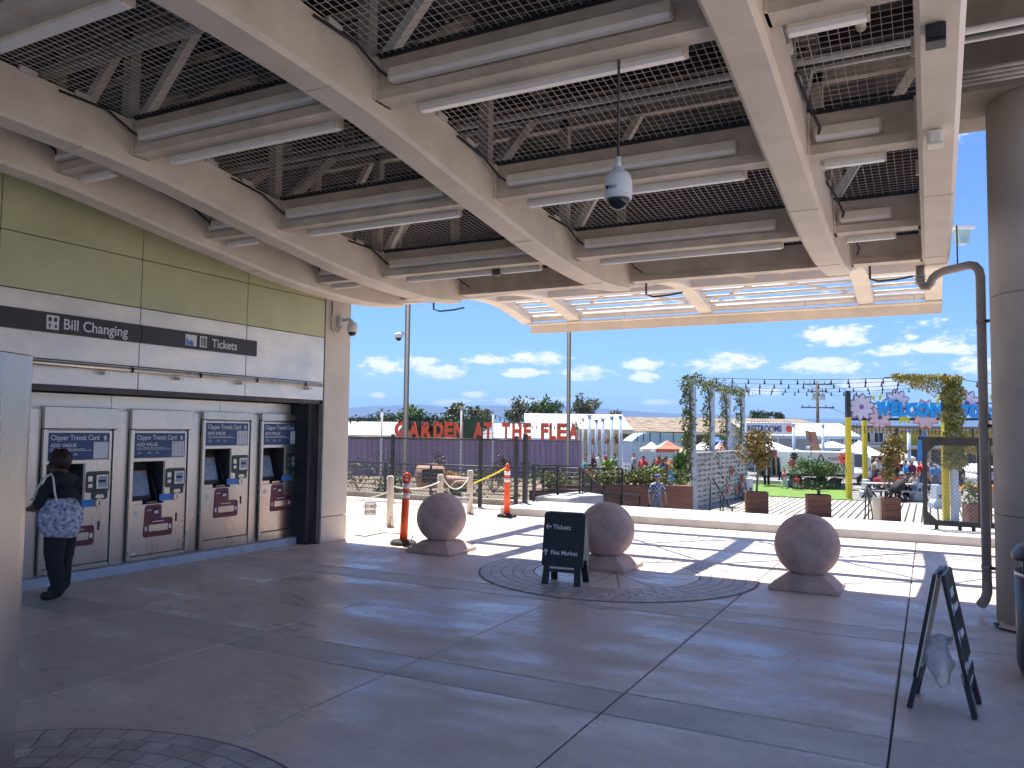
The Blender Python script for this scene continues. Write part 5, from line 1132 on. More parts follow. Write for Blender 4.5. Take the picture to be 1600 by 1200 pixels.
# cream building with windows at right
a = at(1285,708,74); t = thing('cream_building','long cream building with dark framed windows behind the welcome sign','building',(a.x,a.y,GZ),YAW)
k_ = 74/FPX; Lb = 300*k_; zt = at(1400,669,74).z-GZ; zm_ = at(1400,697,74).z-GZ
MB().bx(0,Lb,0,8,0,zt).build('wall',C_CREAM,t); MB().bx(-0.3,Lb+0.3,-0.6,8.3,zt,zt+0.22).build('roof',mat('brown flat roof',(0.25,0.20,0.16),0.9),t)
MB().bx(-0.2,Lb+0.2,-1.4,0,zm_-0.12,zm_+0.06).build('awning',C_WROOF,t)
for (u,w) in ((6,11),(28,12),(44,12),(62,14),(80,16),(108,9)):
    f = MB().bx(u*k_,(u+w)*k_,-0.06,0.0,zm_+0.25,zt-0.35).build('window',C_WHITE,t); MB().bx((u+1.5)*k_,(u+w/2-0.5)*k_,-0.08,-0.06,zm_+0.35,zt-0.45).build('pane',C_GLASS,f); MB().bx((u+w/2+.5)*k_,(u+w-1.5)*k_,-0.08,-0.06,zm_+0.35,zt-0.45).build('pane',C_GLASS,f)
C_OCHRE = mat('ochre panel',(0.50,0.38,0.06),0.7,var=0.1)
for (u,w) in ((118,34),(156,38),(198,36),(238,40)): MB().bx(u*k_,(u+w)*k_,-0.05,0.0,zm_+0.15,zt-0.25).build('ochre_panel',C_OCHRE,t)
for u in (116,153,195,235): MB().bx(u*k_-0.1,u*k_+0.1,-0.08,-0.02,0.5,zt).build('pillar',C_DARK2,t)
for u in (10,50,90,130,170,210,250): MB().bx(u*k_,(u+30)*k_,-0.03,0.0,0.3,zm_-0.3).build('shop_opening',C_DARK2,t)
# pale blue shed with curved roof
a = at(985,712,50); t = thing('pale_blue_shed','pale blue metal shed with a curved light blue roof','shed',(a.x,a.y,GZ),YAW); k_ = 50/FPX
hw = at(1000,690,50).z-GZ
n_ = 16; Ls = 84*k_; src = MB().bx(0.01,Ls/n_-0.01,0,0.05,0,hw).build('siding_panel',C_LBLUE,t)
for k in range(1,n_): inst(src,t,(k*Ls/n_,0,0))
MB().bx(0.02,Ls-0.02,0.06,4,0,hw-0.02).build('shed_core',C_LBLUE,t)
poly = [(-0.1,0)]+[(Ls*(0.02+0.30*k/8),0.55*math.sin(PI/2*k/8)) for k in range(9)]+[(Ls*(0.4+0.6*k/6),0.55-0.12*(k/6)**2) for k in range(1,7)]+[(Ls+0.1,0)]
MB().prism(poly,(0,-0.05,hw),(1,0,0),(0,0,1),(0,1,0),4.0).build('roof',C_BROOF,t)
for u in (0.12,0.24,0.36,0.55,0.8): MB().bar((Ls*u,-0.08,hw),(Ls*u,-0.08,hw+0.58),0.04).build('roof_strut',C_DARK2,t)
MB().bar((Ls*0.3,-0.08,hw+0.62),(Ls*1.0,-0.08,hw+0.60),0.06).build('roof_rail',C_DARK2,t)
# ---- canopy tents
def tent(label, px, ytop, yeave, hwpx, d, m, m2=None):
    c = at(px,yeave,d); t = thing('canopy_tent',label,'tent',(c.x,c.y,GZ),YAW); k_ = d/FPX; w = hwpx*k_; he = c.z-GZ; hp = at(px,ytop,d).z-GZ
    pts = [(-w,-w),(w,-w),(w,w),(-w,w)]
    for i in range(4):
        a_, c_ = pts[i], pts[(i+1)%4]; b = MB(); b._add([(a_[0],a_[1],he),(c_[0],c_[1],he),(0,0,hp),(a_[0]*0.5,a_[1]*0.5,(he+hp)/2-0.06),(c_[0]*0.5,c_[1]*0.5,(he+hp)/2-0.06)],[(0,1,4,3),(3,4,2)]); b.build('roof_panel',m2 if (m2 and i in (3,)) else m,t)
        b = MB(); b._add([(a_[0],a_[1],he),(c_[0],c_[1],he),(c_[0],c_[1],he-0.18),(a_[0],a_[1],he-0.18)],[(0,1,2,3)]); b.build('valance',m2 if (m2 and i in (3,)) else m,t)
        MB().bx(a_[0]*0.97-0.02,a_[0]*0.97+0.02,a_[1]*0.97-0.02,a_[1]*0.97+0.02,0,he).build('leg',C_WIRE,t)
    return t
T_RED = cloth('coral tent',(0.68,0.16,0.10)); T_WHITE = cloth('white tent',(0.80,0.80,0.80)); T_BLUE = cloth('pale blue tent',(0.55,0.66,0.78)); T_BEIGE = cloth('beige tent',(0.68,0.55,0.42))
tent('coral red market tent in front of the pale blue shed',1043,688,701,23,44,T_RED,T_WHITE)
tent('white market tent left of the coral tent',1018,690,701,16,46,T_WHITE)
tent('white and blue peaked tent beside the second yellow post',1343,688,706,22,56,T_WHITE)
tent('beige tent behind the sparse planter tree',1398,700,714,22,50,T_BEIGE)
tent('pale blue low tent left of the first yellow post',1300,689,699,30,62,T_BLUE)
tent('white tent far behind the pale blue post row at left',1098,690,702,20,60,T_WHITE)
tent('pink and white tent between the vine posts',1126,690,702,13,54,cloth('pink tent',(0.75,0.35,0.32)),T_WHITE)
tent('white arched stall tent behind the golden planter tree',1205,689,704,38,58,T_WHITE)
tent('blue tent top between the second and third vine posts',1120,682,690,12,66,cloth('bright blue tent',(0.07,0.2,0.6)))
# ---- stall with hanging clothes
p = gnd(1212,46); t = thing('clothes_rail','long rail of hanging dark clothes under the white stall tent','clothes rail',p,YAW); k_ = 46/FPX
MB().bar((-1.0,0,1.75),(1.0,0,1.75),0.04).build('rail',C_WIRE,t)
for e in (-1.0,1.0): MB().bar((e,0,0),(e,0,1.75),0.04).build('upright',C_WIRE,t)
cl = ['black','navy','white','plum','grey','black','tan','navy','black','red','grey','black','navy','plum']
for k,c in enumerate(cl):
    x = -0.92+1.84*k/(len(cl)-1); b = MB(); b._add([(x,-0.22,1.68),(x,0.22,1.68),(x,0.27,0.65),(x,-0.27,0.65),(x+0.09,-0.2,1.66),(x+0.09,0.2,1.66),(x+0.08,0.27,0.63),(x+0.08,-0.27,0.63)],[(0,1,2,3),(7,6,5,4),(0,4,5,1),(1,5,6,2),(2,6,7,3),(3,7,4,0)]); b.build('garment',CLOTHS[c],t)
p = at(1211,712,47); t = thing('clothes_rail','upper row of bright garments under the white stall tent','clothes rail',(p.x,p.y,p.z),YAW)
MB().bar((-0.9,0,0.35),(0.9,0,0.35),0.03).build('rail',C_WIRE,t)
for e in (-0.9,0.9): MB().bar((e,0,0.35),(e,0,GZ-p.z),0.03).build('upright',C_WIRE,t)
for k,c in enumerate(['white','pink','navy','red','white','plum','red']):
    x = -0.8+1.6*k/6; b = MB(); b.prism([(-.14,.3),(.14,.3),(.2,.1),(.12,.05),(.12,-.25),(-.12,-.25),(-.12,.05),(-.2,.1)],(x,-0.03,0),(1,0,0),(0,0,1),(0,1,0),0.06); b.build('garment',CLOTHS[c],t)
# ---- white trailer with lettering
a = gnd(1236,44); t = thing('white_trailer','long white box trailer with faint lettering behind the topiary','trailer',a,YAW); k_ = 44/FPX; Lt = 100*k_
z1 = at(1280,706,44).z-GZ; z0 = at(1280,741,44).z-GZ
MB().bx(0,Lt,0,2.3,z0,z1).build('box',mat('trailer white',(0.72,0.73,0.75),0.4,var=0.04),t,bevel=0.05)
MB().bx(0.1,Lt-0.1,0.1,2.2,z0-0.14,z0).build('chassis',C_DARK,t)
for u in (0.3,0.7):
    for yy in (0.05,2.05): MB().tube([(Lt*u,yy,0.33),(Lt*u,yy+0.2,0.33)],0.33,18).build('wheel',C_RUBBER,t)
text('lettering','MARKET',0.30,C_DARK2,t,(Lt*0.58,-0.006,z1-0.48),(PI/2,0,0),ext=0.003,sx=0.9)
text('lettering','FARMERS',0.24,C_DARK2,t,(Lt*0.58,-0.006,z1-0.78),(PI/2,0,0),ext=0.003,sx=0.9)
for (u,v) in ((0.34,0.62),(0.34,0.75),(0.80,0.80),(0.62,0.92)): MB().bx(Lt*u,Lt*u+0.42,-0.006,0,z1-v-0.05,z1-v+0.03).build('blue_stripe',C_BLUE,t)
b = MB(); b.tube([(Lt*0.47-0.13,-0.02,z1-0.75),(Lt*0.47-0.12,-0.02,z1-0.35),(Lt*0.47,-0.02,z1-0.15),(Lt*0.47+0.12,-0.02,z1-0.35),(Lt*0.47+0.13,-0.02,z1-0.75)],0.035,6); b.build('arch_mark',C_DARK,t)
# banner flag, red flower ornament, orange flower ornament
p = gnd(1264,43); t = thing('banner_flag','tall faded pink banner flag leaning left of the utility pole','flag',p,YAW); zt = at(1264,674,43).z-GZ; zb_ = at(1268,704,43).z-GZ
MB().tube([(0.15,0,0),(0.12,0,zt-0.2),(0.0,0,zt),(-0.2,0,zt+0.03)],0.02,6).build('staff',C_DARK2,t)
b = MB(); cols = []
for k in range(9):
    u = k/8; z = zt+(zb_-zt)*u; x0 = -0.18+0.28*u; x1 = x0+0.62-0.05*u; yy = 0.05*math.sin(u*7); cols += [(x0,yy,z),(x1,yy+0.05,z-0.02)]
b._add(cols,[(2*k,2*k+1,2*k+3,2*k+2) for k in range(8)]); b.build('cloth',cloth('faded pink flag',(0.60,0.30,0.24)),t)
def flower(label, px, py, d, r_, m, petals=9, name='flower_ornament'):
    p = at(px,py,d); t = thing(name,label,'ornament',p,YAW)
    for k in range(petals):
        a_ = 2*PI*k/petals; b = MB(); poly = [(0.12*r_,0),(0.5*r_,0.17*r_),(0.85*r_,0.12*r_),(r_,0),(0.85*r_,-0.12*r_),(0.5*r_,-0.17*r_)]
        b.prism([(x*math.cos(a_)-y*math.sin(a_),x*math.sin(a_)+y*math.cos(a_)) for x,y in poly],(0,-0.02,0),(1,0,0),(0,0,1),(0,1,0),0.04); b.build('petal',m,t)
    MB().ball((0,-0.03,0),0.18*r_,10,8,(1,0.4,1)).build('centre',C_DARK,t)
    MB().tube([(0,0,0),(0,0.02,GZ-p.z)],0.015,6).build('stem',C_DARK2,t)
flower('red metal flower on the left end of the white trailer',1238,725,43,0.30,CLOTHS['red'])
flower('black metal flower above the red one by the trailer',1241,713,43.2,0.26,CLOTHS['black'])
flower('orange red metal flower at the right end of the trailer',1318,716,43,0.34,C_RED)
flower('second orange red flower lower at the right end of the trailer',1325,724,42.8,0.30,C_RED)
# utility pole
top = at(1277,596,72); t = thing('utility_pole','wooden utility pole with cross arms and transformers behind the trailer','utility pole',(top.x,top.y,GZ),YAW); H_ = top.z-GZ
MB().lathe([(0.17,0),(0.12,H_)],12).build('mast',C_BARK,t)
for (zz,w) in ((0.25,1.3),(0.9,0.9),(2.6,1.6) if 0 else (2.35,1.5)):
    MB().bx(-w,w,-0.05,0.05,H_-zz-0.06,H_-zz+0.06).build('cross_arm',C_BARK,t)
    for u in (-0.9,-0.5,0.5,0.9): MB().lathe([(0.03,0),(0.06,0.08),(0.03,0.16)],8,(w*u,0,H_-zz+0.06)).build('insulator',C_DARK2,t)
for sx in (-0.35,0.4): MB().lathe([(0.2,0),(0.22,0.05),(0.22,0.55),(0.12,0.62)],12,(sx,-0.15,H_-1.7)).build('transformer',mat('grey transformer',(0.45,0.47,0.5),0.5),t)
for (u0,zz) in ((-1.2,0.2),(1.2,0.2),(0.9,2.3)):
    b = MB(); b.tube([(u0,0,H_-zz),(u0+4.5,4,H_-zz-0.9),(u0+9,9,H_-zz-0.6)],0.018,5); b.build('wire',C_DARK,t)

# ---- vine posts and overhead string lights
def vines(b, x0, z0, z1, rr, n, r, size=0.13, off=(0,0)):
    for i in range(n):
        u = r.random(); z = z0+(z1-z0)*u; a = r.uniform(0,2*PI); q = rr*math.sqrt(r.random())*(0.6+0.5*math.sin(z*4.1+x0)**2)
        d = rnd3(r); d.z -= 0.5; b.leaf((off[0]+q*math.cos(a),off[1]+q*math.sin(a),z),d,rnd3(r),size*r.uniform(.6,1.3),size*0.6)
tops = []
for i,(px,yt,d,rr) in enumerate(((1083,589,31.0,0.30),(1112.5,597,34.5,0.22),(1138,604.5,38.5,0.25),(1160.5,609,41,0.28))):
    tp_ = at(px,yt,d); t = thing('vine_post',f"pale blue post wrapped in climbing vine, {['nearest of four, left of the block wall','second of four','third of four','farthest of four, above the wall end'][i]}",'vine post',(tp_.x,tp_.y,GZ),YAW,'vine covered posts'); H_ = tp_.z-GZ; tops.append(tp_)
    MB().bx(-0.10,0.10,-0.10,0.10,0,H_).build('post',C_POST,t)
    b = MB(); vines(b,i,1.2 if i == 0 else 1.9,H_+0.05,rr,1150 if i == 0 else 620,RG,0.12,(-0.24,-0.08)); vines(b,i,H_-0.3,H_+0.15,0.6,140,RG,0.11,(0.05,0)); b.build('vine',G_VINE,t)
    b = MB(); [b.tube([(-0.16+0.05*k,-0.12,0.0),(-0.28+0.08*k,-0.14,H_*0.35),(-0.15+0.03*k,-0.15,H_*0.7),(-0.2,-0.1,H_)],0.014,5) for k in range(3)]; b.build('vine_stem',C_BARK,t)
for i in range(3):
    a_, c_ = tops[i], tops[i+1]; t = thing('vine_garland',f"sparse vine garland linking the {['nearest and second','second and third','third and farthest'][i]} vine posts",'vine',a_); b = MB(); dv = c_-a_
    b.tube([dv*(k/8)+Vector((0,0,-0.18*math.sin(PI*k/8))) for k in range(9)],0.014,5); b.build('stem',C_BARK,t); b = MB()
    for k in range(150): u = RG.random(); p = dv*u+Vector((RG.uniform(-.1,.1),RG.uniform(-.1,.1),-0.18*math.sin(PI*u)-RG.uniform(-.05,.2))); b.leaf(p,rnd3(RG),rnd3(RG),0.12,0.07)
    b.build('leaves',G_VINE,t)
# big vine covered post at right
tp_ = at(1488,590,28.5); t = thing('vine_post','thick vine column with yellow leaves behind the mesh gate','vine post',(tp_.x,tp_.y,GZ),YAW); H_ = tp_.z-GZ
MB().bx(-0.10,0.10,-0.10,0.10,0,H_).build('post',C_POST,t); MB().bx(-0.34,-0.12,0.1,0.2,0,H_*0.62).build('post',C_YELLOW,t)
b = MB(); vines(b,2,1.9,H_+0.08,0.40,3400,RG,0.13,(-0.05,-0.1)); b.build('vine',mat('mixed vine',(0.42,0.36,0.07),0.6,col2=(0.12,0.15,0.03),scale=3),t)
b = MB()
for i in range(1500): 
    u = RG.random(); b.leaf((-0.1-2.0*u,RG.uniform(-.25,.25),H_+0.05-RG.random()**2*(0.75*(1-u)+0.12)),rnd3(RG),rnd3(RG),0.11*RG.uniform(.6,1.2),0.06)
for i in range(500):
    u = RG.random(); b.leaf((0.2+1.3*u,RG.uniform(-.25,.25),H_*0.57-RG.random()*0.5),rnd3(RG),rnd3(RG),0.12,0.07)
b.build('overhang',G_YVINE,t)
b = MB(); b.tube([(0,0,H_),(-1.2,0,H_+0.03),(-2.4,0.05,H_-0.02)],0.02,6); b.tube([(0,0,H_*0.55),(1.5,0,H_*0.55)],0.02,6); b.build('vine_stem',C_BARK,t)
ends = [at(1478,587,28.5),at(1470,591,30),at(1462,598,34),at(1452,604,37)]
for i in range(4):
    string_lights(f"overhead string lights from the {['nearest','second','third','farthest'][i]} vine post to the yellow vine column", tops[i], ends[i], 0.12+0.02*i, 15, 0.013)
string_lights('single wire of lights running on behind the column at right', tp_, at(1640,604,29), 0.1, 6, 0.013)

# ---- block wall with openings
A_ = at(1089,706,31.6); B_ = at(1168,706.5,38.0); A_.z = GZ; B_.z = GZ
t = thing('block_wall','grey openwork concrete block wall with small plants and red butterflies','wall',A_,math.atan2(B_.y-A_.y,B_.x-A_.x)); Lw2 = (Vector((B_.x,B_.y,0))-Vector((A_.x,A_.y,0))).length
Hw = at(1110,706,33).z-GZ; nc = 12; nr = 11; bw = Lw2/nc; bh = Hw/nr; src = None
b = MB(); th = 0.2; e = 0.05
b.bx(0.004,bw-0.004,0,th,0.003,e); b.bx(0.004,bw-0.004,0,th,bh-e,bh-0.003); b.bx(0.004,0.075,0,th,e,bh-e); b.bx(bw-0.075,bw-0.004,0,th,e,bh-e); b.bx(bw/2-0.025,bw/2+0.025,0.02,th-.02,e,bh-e); b.bx(0.075,bw-0.075,th*0.55,th*0.62,e,bh-e)
for r_ in range(nr):
    for c_ in range(nc):
        if src is None: src = b.build('block',C_BLOCK,t)
        else: inst(src,t,(c_*bw,RG.uniform(-.008,.008),r_*bh))
        if c_ == 0 and r_ == 0: src.location = (0,0,0)
b = MB()
for k in range(260):
    u = RG.random(); v = RG.random()
    if u < 0.3 and RG.random() < 0.7: continue
    b.leaf((u*Lw2,-0.05,v*Hw),rnd3(RG)+Vector((0,-0.5,-0.2)),rnd3(RG),0.16,0.08)
b.build('wall_plants',G_MID,t)
for (u,v) in ((0.62,0.60),(0.55,0.25),(0.72,0.20),(0.85,0.42),(0.80,0.25)):
    for sd in (-1,1):
        b = MB(); b.prism([(0,0),(sd*.16,.20),(sd*.22,.06),(sd*.10,-.02),(sd*.17,-.16),(sd*.05,-.18)][::sd],(u*Lw2,-0.07,v*Hw),(1,0,0),(0,0,1),(0,1,0),0.02); b.build('butterfly_wing',CLOTHS['red'] if (u*10)%2 < 1 else CLOTHS['pink'],t)
# ---- planter boxes with plants
def planter(label, px0, px1, d, h, w_d=0.8):
    a_ = gnd(px0,d); c_ = gnd(px1,d); w = (c_-a_).length; t = thing('planter_box',label,'planter',(a_+c_)/2,YAW*0.55,'brown plank planter boxes along the deck')
    nb = 4; bh = h/nb; W2, D2 = w*0.42, w_d*0.42
    for k in range(nb):
        z0 = k*bh+0.006; z1 = (k+1)*bh-0.006
        for (x0,x1,y0,y1) in ((-W2,W2,-D2,-D2+0.04),(-W2,W2,D2-0.04,D2),(-W2,-W2+0.04,-D2+0.04,D2-0.04),(W2-0.04,W2,-D2+0.04,D2-0.04)): MB().bx(x0,x1,y0,y1,z0,z1).build('plank',C_PLANTER,t)
    MB().bx(-W2+0.04,W2-0.04,-D2+0.04,D2-0.04,0.02,h-0.08).build('soil',C_SOIL,t); return t
dP = 30.0
planter('brown planter box beside the man, left of the first vine post',1050,1081,30.5,0.88)
planter('brown planter box with the golden leafed tree',1162,1202,30,0.86); planter('brown planter box with the two-tiered topiary',1258,1299,29,0.86); planter('brown planter box with the sparse tree, beside the grey box',1376,1406,28,0.86)
blade_plant('grass_clump','dry golden grasses in the planter beside the man',gnd(1066,30.5,GZ+0.8),0.75,90,G_GOLD,RG,0.05,0.35,'grass clump')
tree('planter_tree','golden brown leafed round tree in the second planter','tree',gnd(1182,30,GZ+0.75),2.85,(0.72,0.7,0.85),G_GOLD,RG,0.04,1700,0.15,6,15,1.75)
tt = thing('topiary','two-tiered clipped green topiary in the third planter','topiary',gnd(1279,29,GZ+0.75))
b = MB(); b.tube([(0,0,0),(0.03,0,0.6),(-0.02,0,1.1)],[0.06,0.05,0.04],8); [b.tube([(0,0,0.3+.5*(k%2)),(0.6*math.cos(k*1.1),0.6*math.sin(k*1.1),0.55+.6*(k%2))],[0.03,0.012],6) for k in range(6)]; b.build('trunk',C_BARK,tt)
b = MB(); leaves(b,(0,0,0.42),(0.82,0.75,0.27),2400,0.085,RG,18); b.build('lower_tier',G_DARK,tt); b = MB(); leaves(b,(0,0,1.08),(0.98,0.85,0.36),3200,0.085,RG,22); b.build('upper_tier',mat('clipped leaves',(0.11,0.22,0.03),0.5,col2=(0.03,0.07,0.012),scale=3),tt)
tree('planter_tree','sparse tall tree with three leafy tufts in the fourth planter','tree',gnd(1391,28,GZ+0.75),2.75,(0.5,0.45,0.95),G_GOLD,RG,0.028,950,0.15,5,7,1.55)
b = MB(); b.bx(-0.14,0.14,-0.2,0.2,0,0.84); o = b.build('metal_box',C_STEEL,None,bevel=0.01); o.location = gnd(1371,28.2); o.rotation_euler = (0,0,YAW*0.5); tag(o,'grey metal box against the left side of the fourth planter','box')
planter('dark red planter box behind the mesh gate',1508,1536,26,0.85)
bush('planter_bush','loose leafy shrub in the planter behind the mesh gate',gnd(1520,26,GZ+0.7),(0.45,0.4,0.45),G_VINE,RG,240,0.12)
# yellow posts
for i,(px,yt,d) in enumerate(((1325,652,38),(1350.5,655,45.5),(1476,655,36))):
    tp_ = at(px,yt,d); t = thing('yellow_post',['tall yellow post at the left end of the welcome sign','yellow post just right of the first one, standing farther back','yellow post half hidden by the vine column'][i],'post',(tp_.x,tp_.y,GZ),YAW,'yellow sign posts')
    MB().bx(-0.11,0.11,-0.11,0.11,0,tp_.z-GZ).build('shaft',C_YELLOW,t); MB().bx(-0.10,0.10,-0.10,0.10,tp_.z-GZ,tp_.z-GZ+1.25 if i != 1 else tp_.z-GZ+0.4).build('upper_shaft',C_DARK,t)
# ---- welcome sign
d = 38.4; k_ = d/FPX; O_ = at(1325,640,d); t = thing('welcome_sign','long floral sign with blue letters WELCOME TO over the yellow posts','sign',O_,YAW)
def sp(px,py): q = (at(px,py,d)-O_); return (q.x*math.cos(YAW)+q.y*math.sin(YAW), q.z)
MB().bar((0,0.1,sp(1325,655)[1]),(sp(1600,655)[0],0.1,sp(1600,655)[1]),0.12).build('truss_chord',C_DARK,t); MB().bar((0,0.1,sp(1325,630)[1]),(sp(1600,630)[0],0.1,sp(1600,630)[1]),0.05).build('truss_chord',C_DARK,t)
for k in range(14): x = sp(1325+20*k,640)[0]; MB().bar((x,0.1,sp(1325+20*k,655)[1]),(x+0.5,0.1,sp(1335+20*k,630)[1]),0.04).build('truss_web',C_DARK,t)
C_LILAC = mat('lilac petal',(0.78,0.74,0.86),0.6,var=0.06); C_PINKL = mat('pink petal',(0.84,0.62,0.66),0.6,var=0.06); C_VIO = mat('violet outline',(0.17,0.12,0.26),0.7); C_CORAL = mat('coral outline',(0.8,0.28,0.22),0.7); C_LEAFY = mat('sign leaf yellow',(0.75,0.70,0.06),0.6); C_LETB = mat('letter blue',(0.02,0.38,0.88),0.45,var=0.05)
def sflower(px,py,r_,n,m,mo,a0=0.2,y0=0.0,arc=2*PI,mc=None):
    x,z = sp(px,py); r_ *= k_; f = MB(); g_ = MB()
    for k in range(n):
        a = a0+arc*k/n
        def pet(R,w): return [(0.1*R,0),(0.45*R,w*R),(0.75*R,w*0.95*R),(R,0),(0.75*R,-w*0.95*R),(0.45*R,-w*R)]
        rot = lambda p: (x+p[0]*math.cos(a)-p[1]*math.sin(a), z+p[0]*math.sin(a)+p[1]*math.cos(a))
        g_.prism([rot(p) for p in pet(r_*1.05,0.235)],(0,y0+0.012+0.002*(k%2),0),(1,0,0),(0,0,1),(0,1,0),0.02); f.prism([rot(p) for p in pet(r_*0.96,0.195)],(0,y0-0.004-0.002*(k%3),0),(1,0,0),(0,0,1),(0,1,0),0.013)
    o = g_.build('flower_outline',mo,t); f.build('flower_petals',m,o)
    c = MB(); c.lathe([(0.16*r_,0),(0.16*r_,0.03)],14); q = c.build('flower_centre',mc or MATS['violet outline'],o); q.location = (x,y0-0.012,z); q.rotation_euler = (PI/2,0,0)
sflower(1346,636,22,10,C_LILAC,C_VIO,mc=mat('purple centre',(0.3,0.15,0.5),0.6)); sflower(1375,652,20,9,C_PINKL,C_CORAL,0.1,0.04); sflower(1402,628,21,9,C_LILAC,C_VIO,0.3,0.05); sflower(1447,647,24,10,C_PINKL,C_CORAL,0.0,0.04); sflower(1512,630,22,9,C_LILAC,C_VIO,0.35,0.05); sflower(1570,645,22,9,C_LILAC,C_VIO,0.35,0.05); sflower(1545,650,18,9,C_PINKL,C_CORAL,0.35,0.06)
for (px,py,ang,l) in ((1365,622,2.2,11),(1376,620,1.5,12),(1408,656,-1.9,15),(1418,656,-1.2,15),(1413,654,-1.55,14),(1466,625,1.4,12),(1550,620,1.6,12)):
    x,z = sp(px,py); l *= k_; b = MB(); b.prism([(x+u*l*math.cos(ang)-v*l*math.sin(ang), z+u*l*math.sin(ang)+v*l*math.cos(ang)) for u,v in ((-.5,0),(0,.22),(.5,0),(0,-.22))],(0,0.0,0),(1,0,0),(0,0,1),(0,1,0),0.03); b.build('sign_leaf',C_LEAFY,t)
for (ch,x0,x1,yt,yb) in (('W',1368,1389,627,650),('E',1390,1402,627,651),('L',1403,1414,628,651),('C',1414,1430,629,652),('O',1430,1450,629,652.5),('M',1451,1473,630,653),('E',1475,1487,631,653),('T',1501,1511,632,654),('O',1512,1531,632,654),('S',1546,1558,633,656)):
    u0,z1_ = sp(x0,yt); u1,z0_ = sp(x1,yb); o = text('letter',ch,1.0,C_LETB,t,(0,0,0),(PI/2,0,0),ext=0.05,bold=0.085); xs = [v.co.x for v in o.data.vertices]; ys_ = [v.co.y for v in o.data.vertices]
    sx = (u1-u0)/(max(xs)-min(xs)); sy = (z1_-z0_)/(max(ys_)-min(ys_)); o.scale = (sx,sy,1); o.location = (u0-min(xs)*sx,-0.09,z0_-min(ys_)*sy)
# ---- concrete barriers, tables, vehicles
def barrier(label, px, d, h=0.85):
    t = thing('concrete_barrier',label,'barrier',gnd(px,d),YAW,'pale blue concrete barriers'); b = MB(); b.prism([(-.25,0),(.25,0),(.25,.25),(.13,.4),(.11,h),(-.11,h),(-.13,.4),(-.25,.25)],(0,0,0),(1,0,0),(0,0,1),(0,1,0),0.5); b.build('block',mat('pale blue concrete',(0.50,0.58,0.68),0.8,var=0.1),t,bevel=0.02)
    MB().bx(-0.06,0.06,-0.012,0.0,0.45,0.6).build('stencil_mark',C_DARK2,t)
barrier('pale blue concrete barrier at the right end of the picnic tables',1437.5,37); barrier('pale blue concrete barrier left of the picnic tables',1357,39); barrier('pale blue concrete barrier behind the golden tree planter',1173,36,1.0); barrier('pale blue concrete barrier at the edge of the lawn stall',1237,46); barrier('pale concrete barrier behind the mesh gate',1469,33,1.0)
def picnic(label, px, d, rz):
    t = thing('picnic_table',label,'picnic table',gnd(px,d),rz,'picnic tables beyond the deck')
    for k in range(4): MB().bx(-0.9,0.9,-0.36+k*0.19,-0.36+k*0.19+0.17,0.72,0.76).build('table_plank',C_BLOCK,t)
    for s_ in (-1,1):
        MB().bx(-0.9,0.9,s_*0.72-0.13,s_*0.72+0.13,0.42,0.46).build('bench_plank',C_BLOCK,t)
        MB().bar((s_*0.6,-0.7,0.0),(s_*0.6,0.2,0.74),0.06).build('leg',C_DARK2,t); MB().bar((s_*0.6,0.7,0.0),(s_*0.6,-0.2,0.74),0.06).build('leg',C_DARK2,t); MB().bar((s_*0.6,-0.75,0.40),(s_*0.6,0.75,0.40),0.05).build('seat_bar',C_DARK2,t)
    return t
picnic('picnic table left, between the second yellow post and the sparse tree',1378,38,YAW+0.1); picnic('picnic table right, beside the pale blue barrier',1420,37.5,YAW-0.1)
def vehicle(label, px, d, rz, body, h=1.75, l=4.4):
    t = thing('parked_car',label,'car',gnd(px,d),rz); w = 0.88
    b = MB(); loft(b,[ring(-l/2,w*0.85,0.4,0.8),ring(-l/2+0.15,w,0.3,0.98),ring(-0.2,w,0.28,1.0),ring(l/2-0.3,w,0.3,0.9),ring(l/2,w*0.8,0.38,0.7)]); bd = b.build('body',body,t)
    b = MB(); loft(b,[ring(-l/2+0.15,w*0.85,0.9,1.1),ring(-l/2+0.6,w*0.86,0.85,h),ring(0.3,w*0.86,0.85,h),ring(1.15,w*0.84,0.85,1.0)]); b.build('cabin',body,t)
    for s_ in (-1,1): MB().bx(-l/2+0.6,0.4,s_*w*0.865-0.01,s_*w*0.865+0.01,1.05,h-0.2).build('side_window',C_GLASS,t)
    b = MB(); b._add([(1.13,-0.62,1.04),(1.13,0.62,1.04),(0.42,0.6,h-0.12),(0.42,-0.6,h-0.12)],[(0,1,2,3)]); b.build('windscreen',C_GLASS,t)
    for x in (-l/2+0.85,l/2-0.85):
        for s_ in (-1,1): MB().tube([(x,s_*0.74,0.32),(x,s_*0.92,0.32)],0.32,16).build('wheel',C_RUBBER,t)
    for s_ in (-1,1): MB().box((l/2-0.06,s_*0.55,0.68),(0.06,0.25,0.12)).build('headlight',C_WHITE,t)
CW = mat('white car paint',(0.75,0.76,0.78),0.25,var=0.02); CS = mat('silver car paint',(0.45,0.5,0.55),0.3,metal=0.4,var=0.03)
vehicle('white van parked behind the second yellow post',1352,50,YAW+PI+0.5,CW,1.95,4.6); vehicle('silver car parked right of the beige tent',1428,48,YAW+PI/2,CS,1.5,4.2); vehicle('pale car behind the mesh gate',1560,45,YAW+0.2,CW,1.5,4.3)
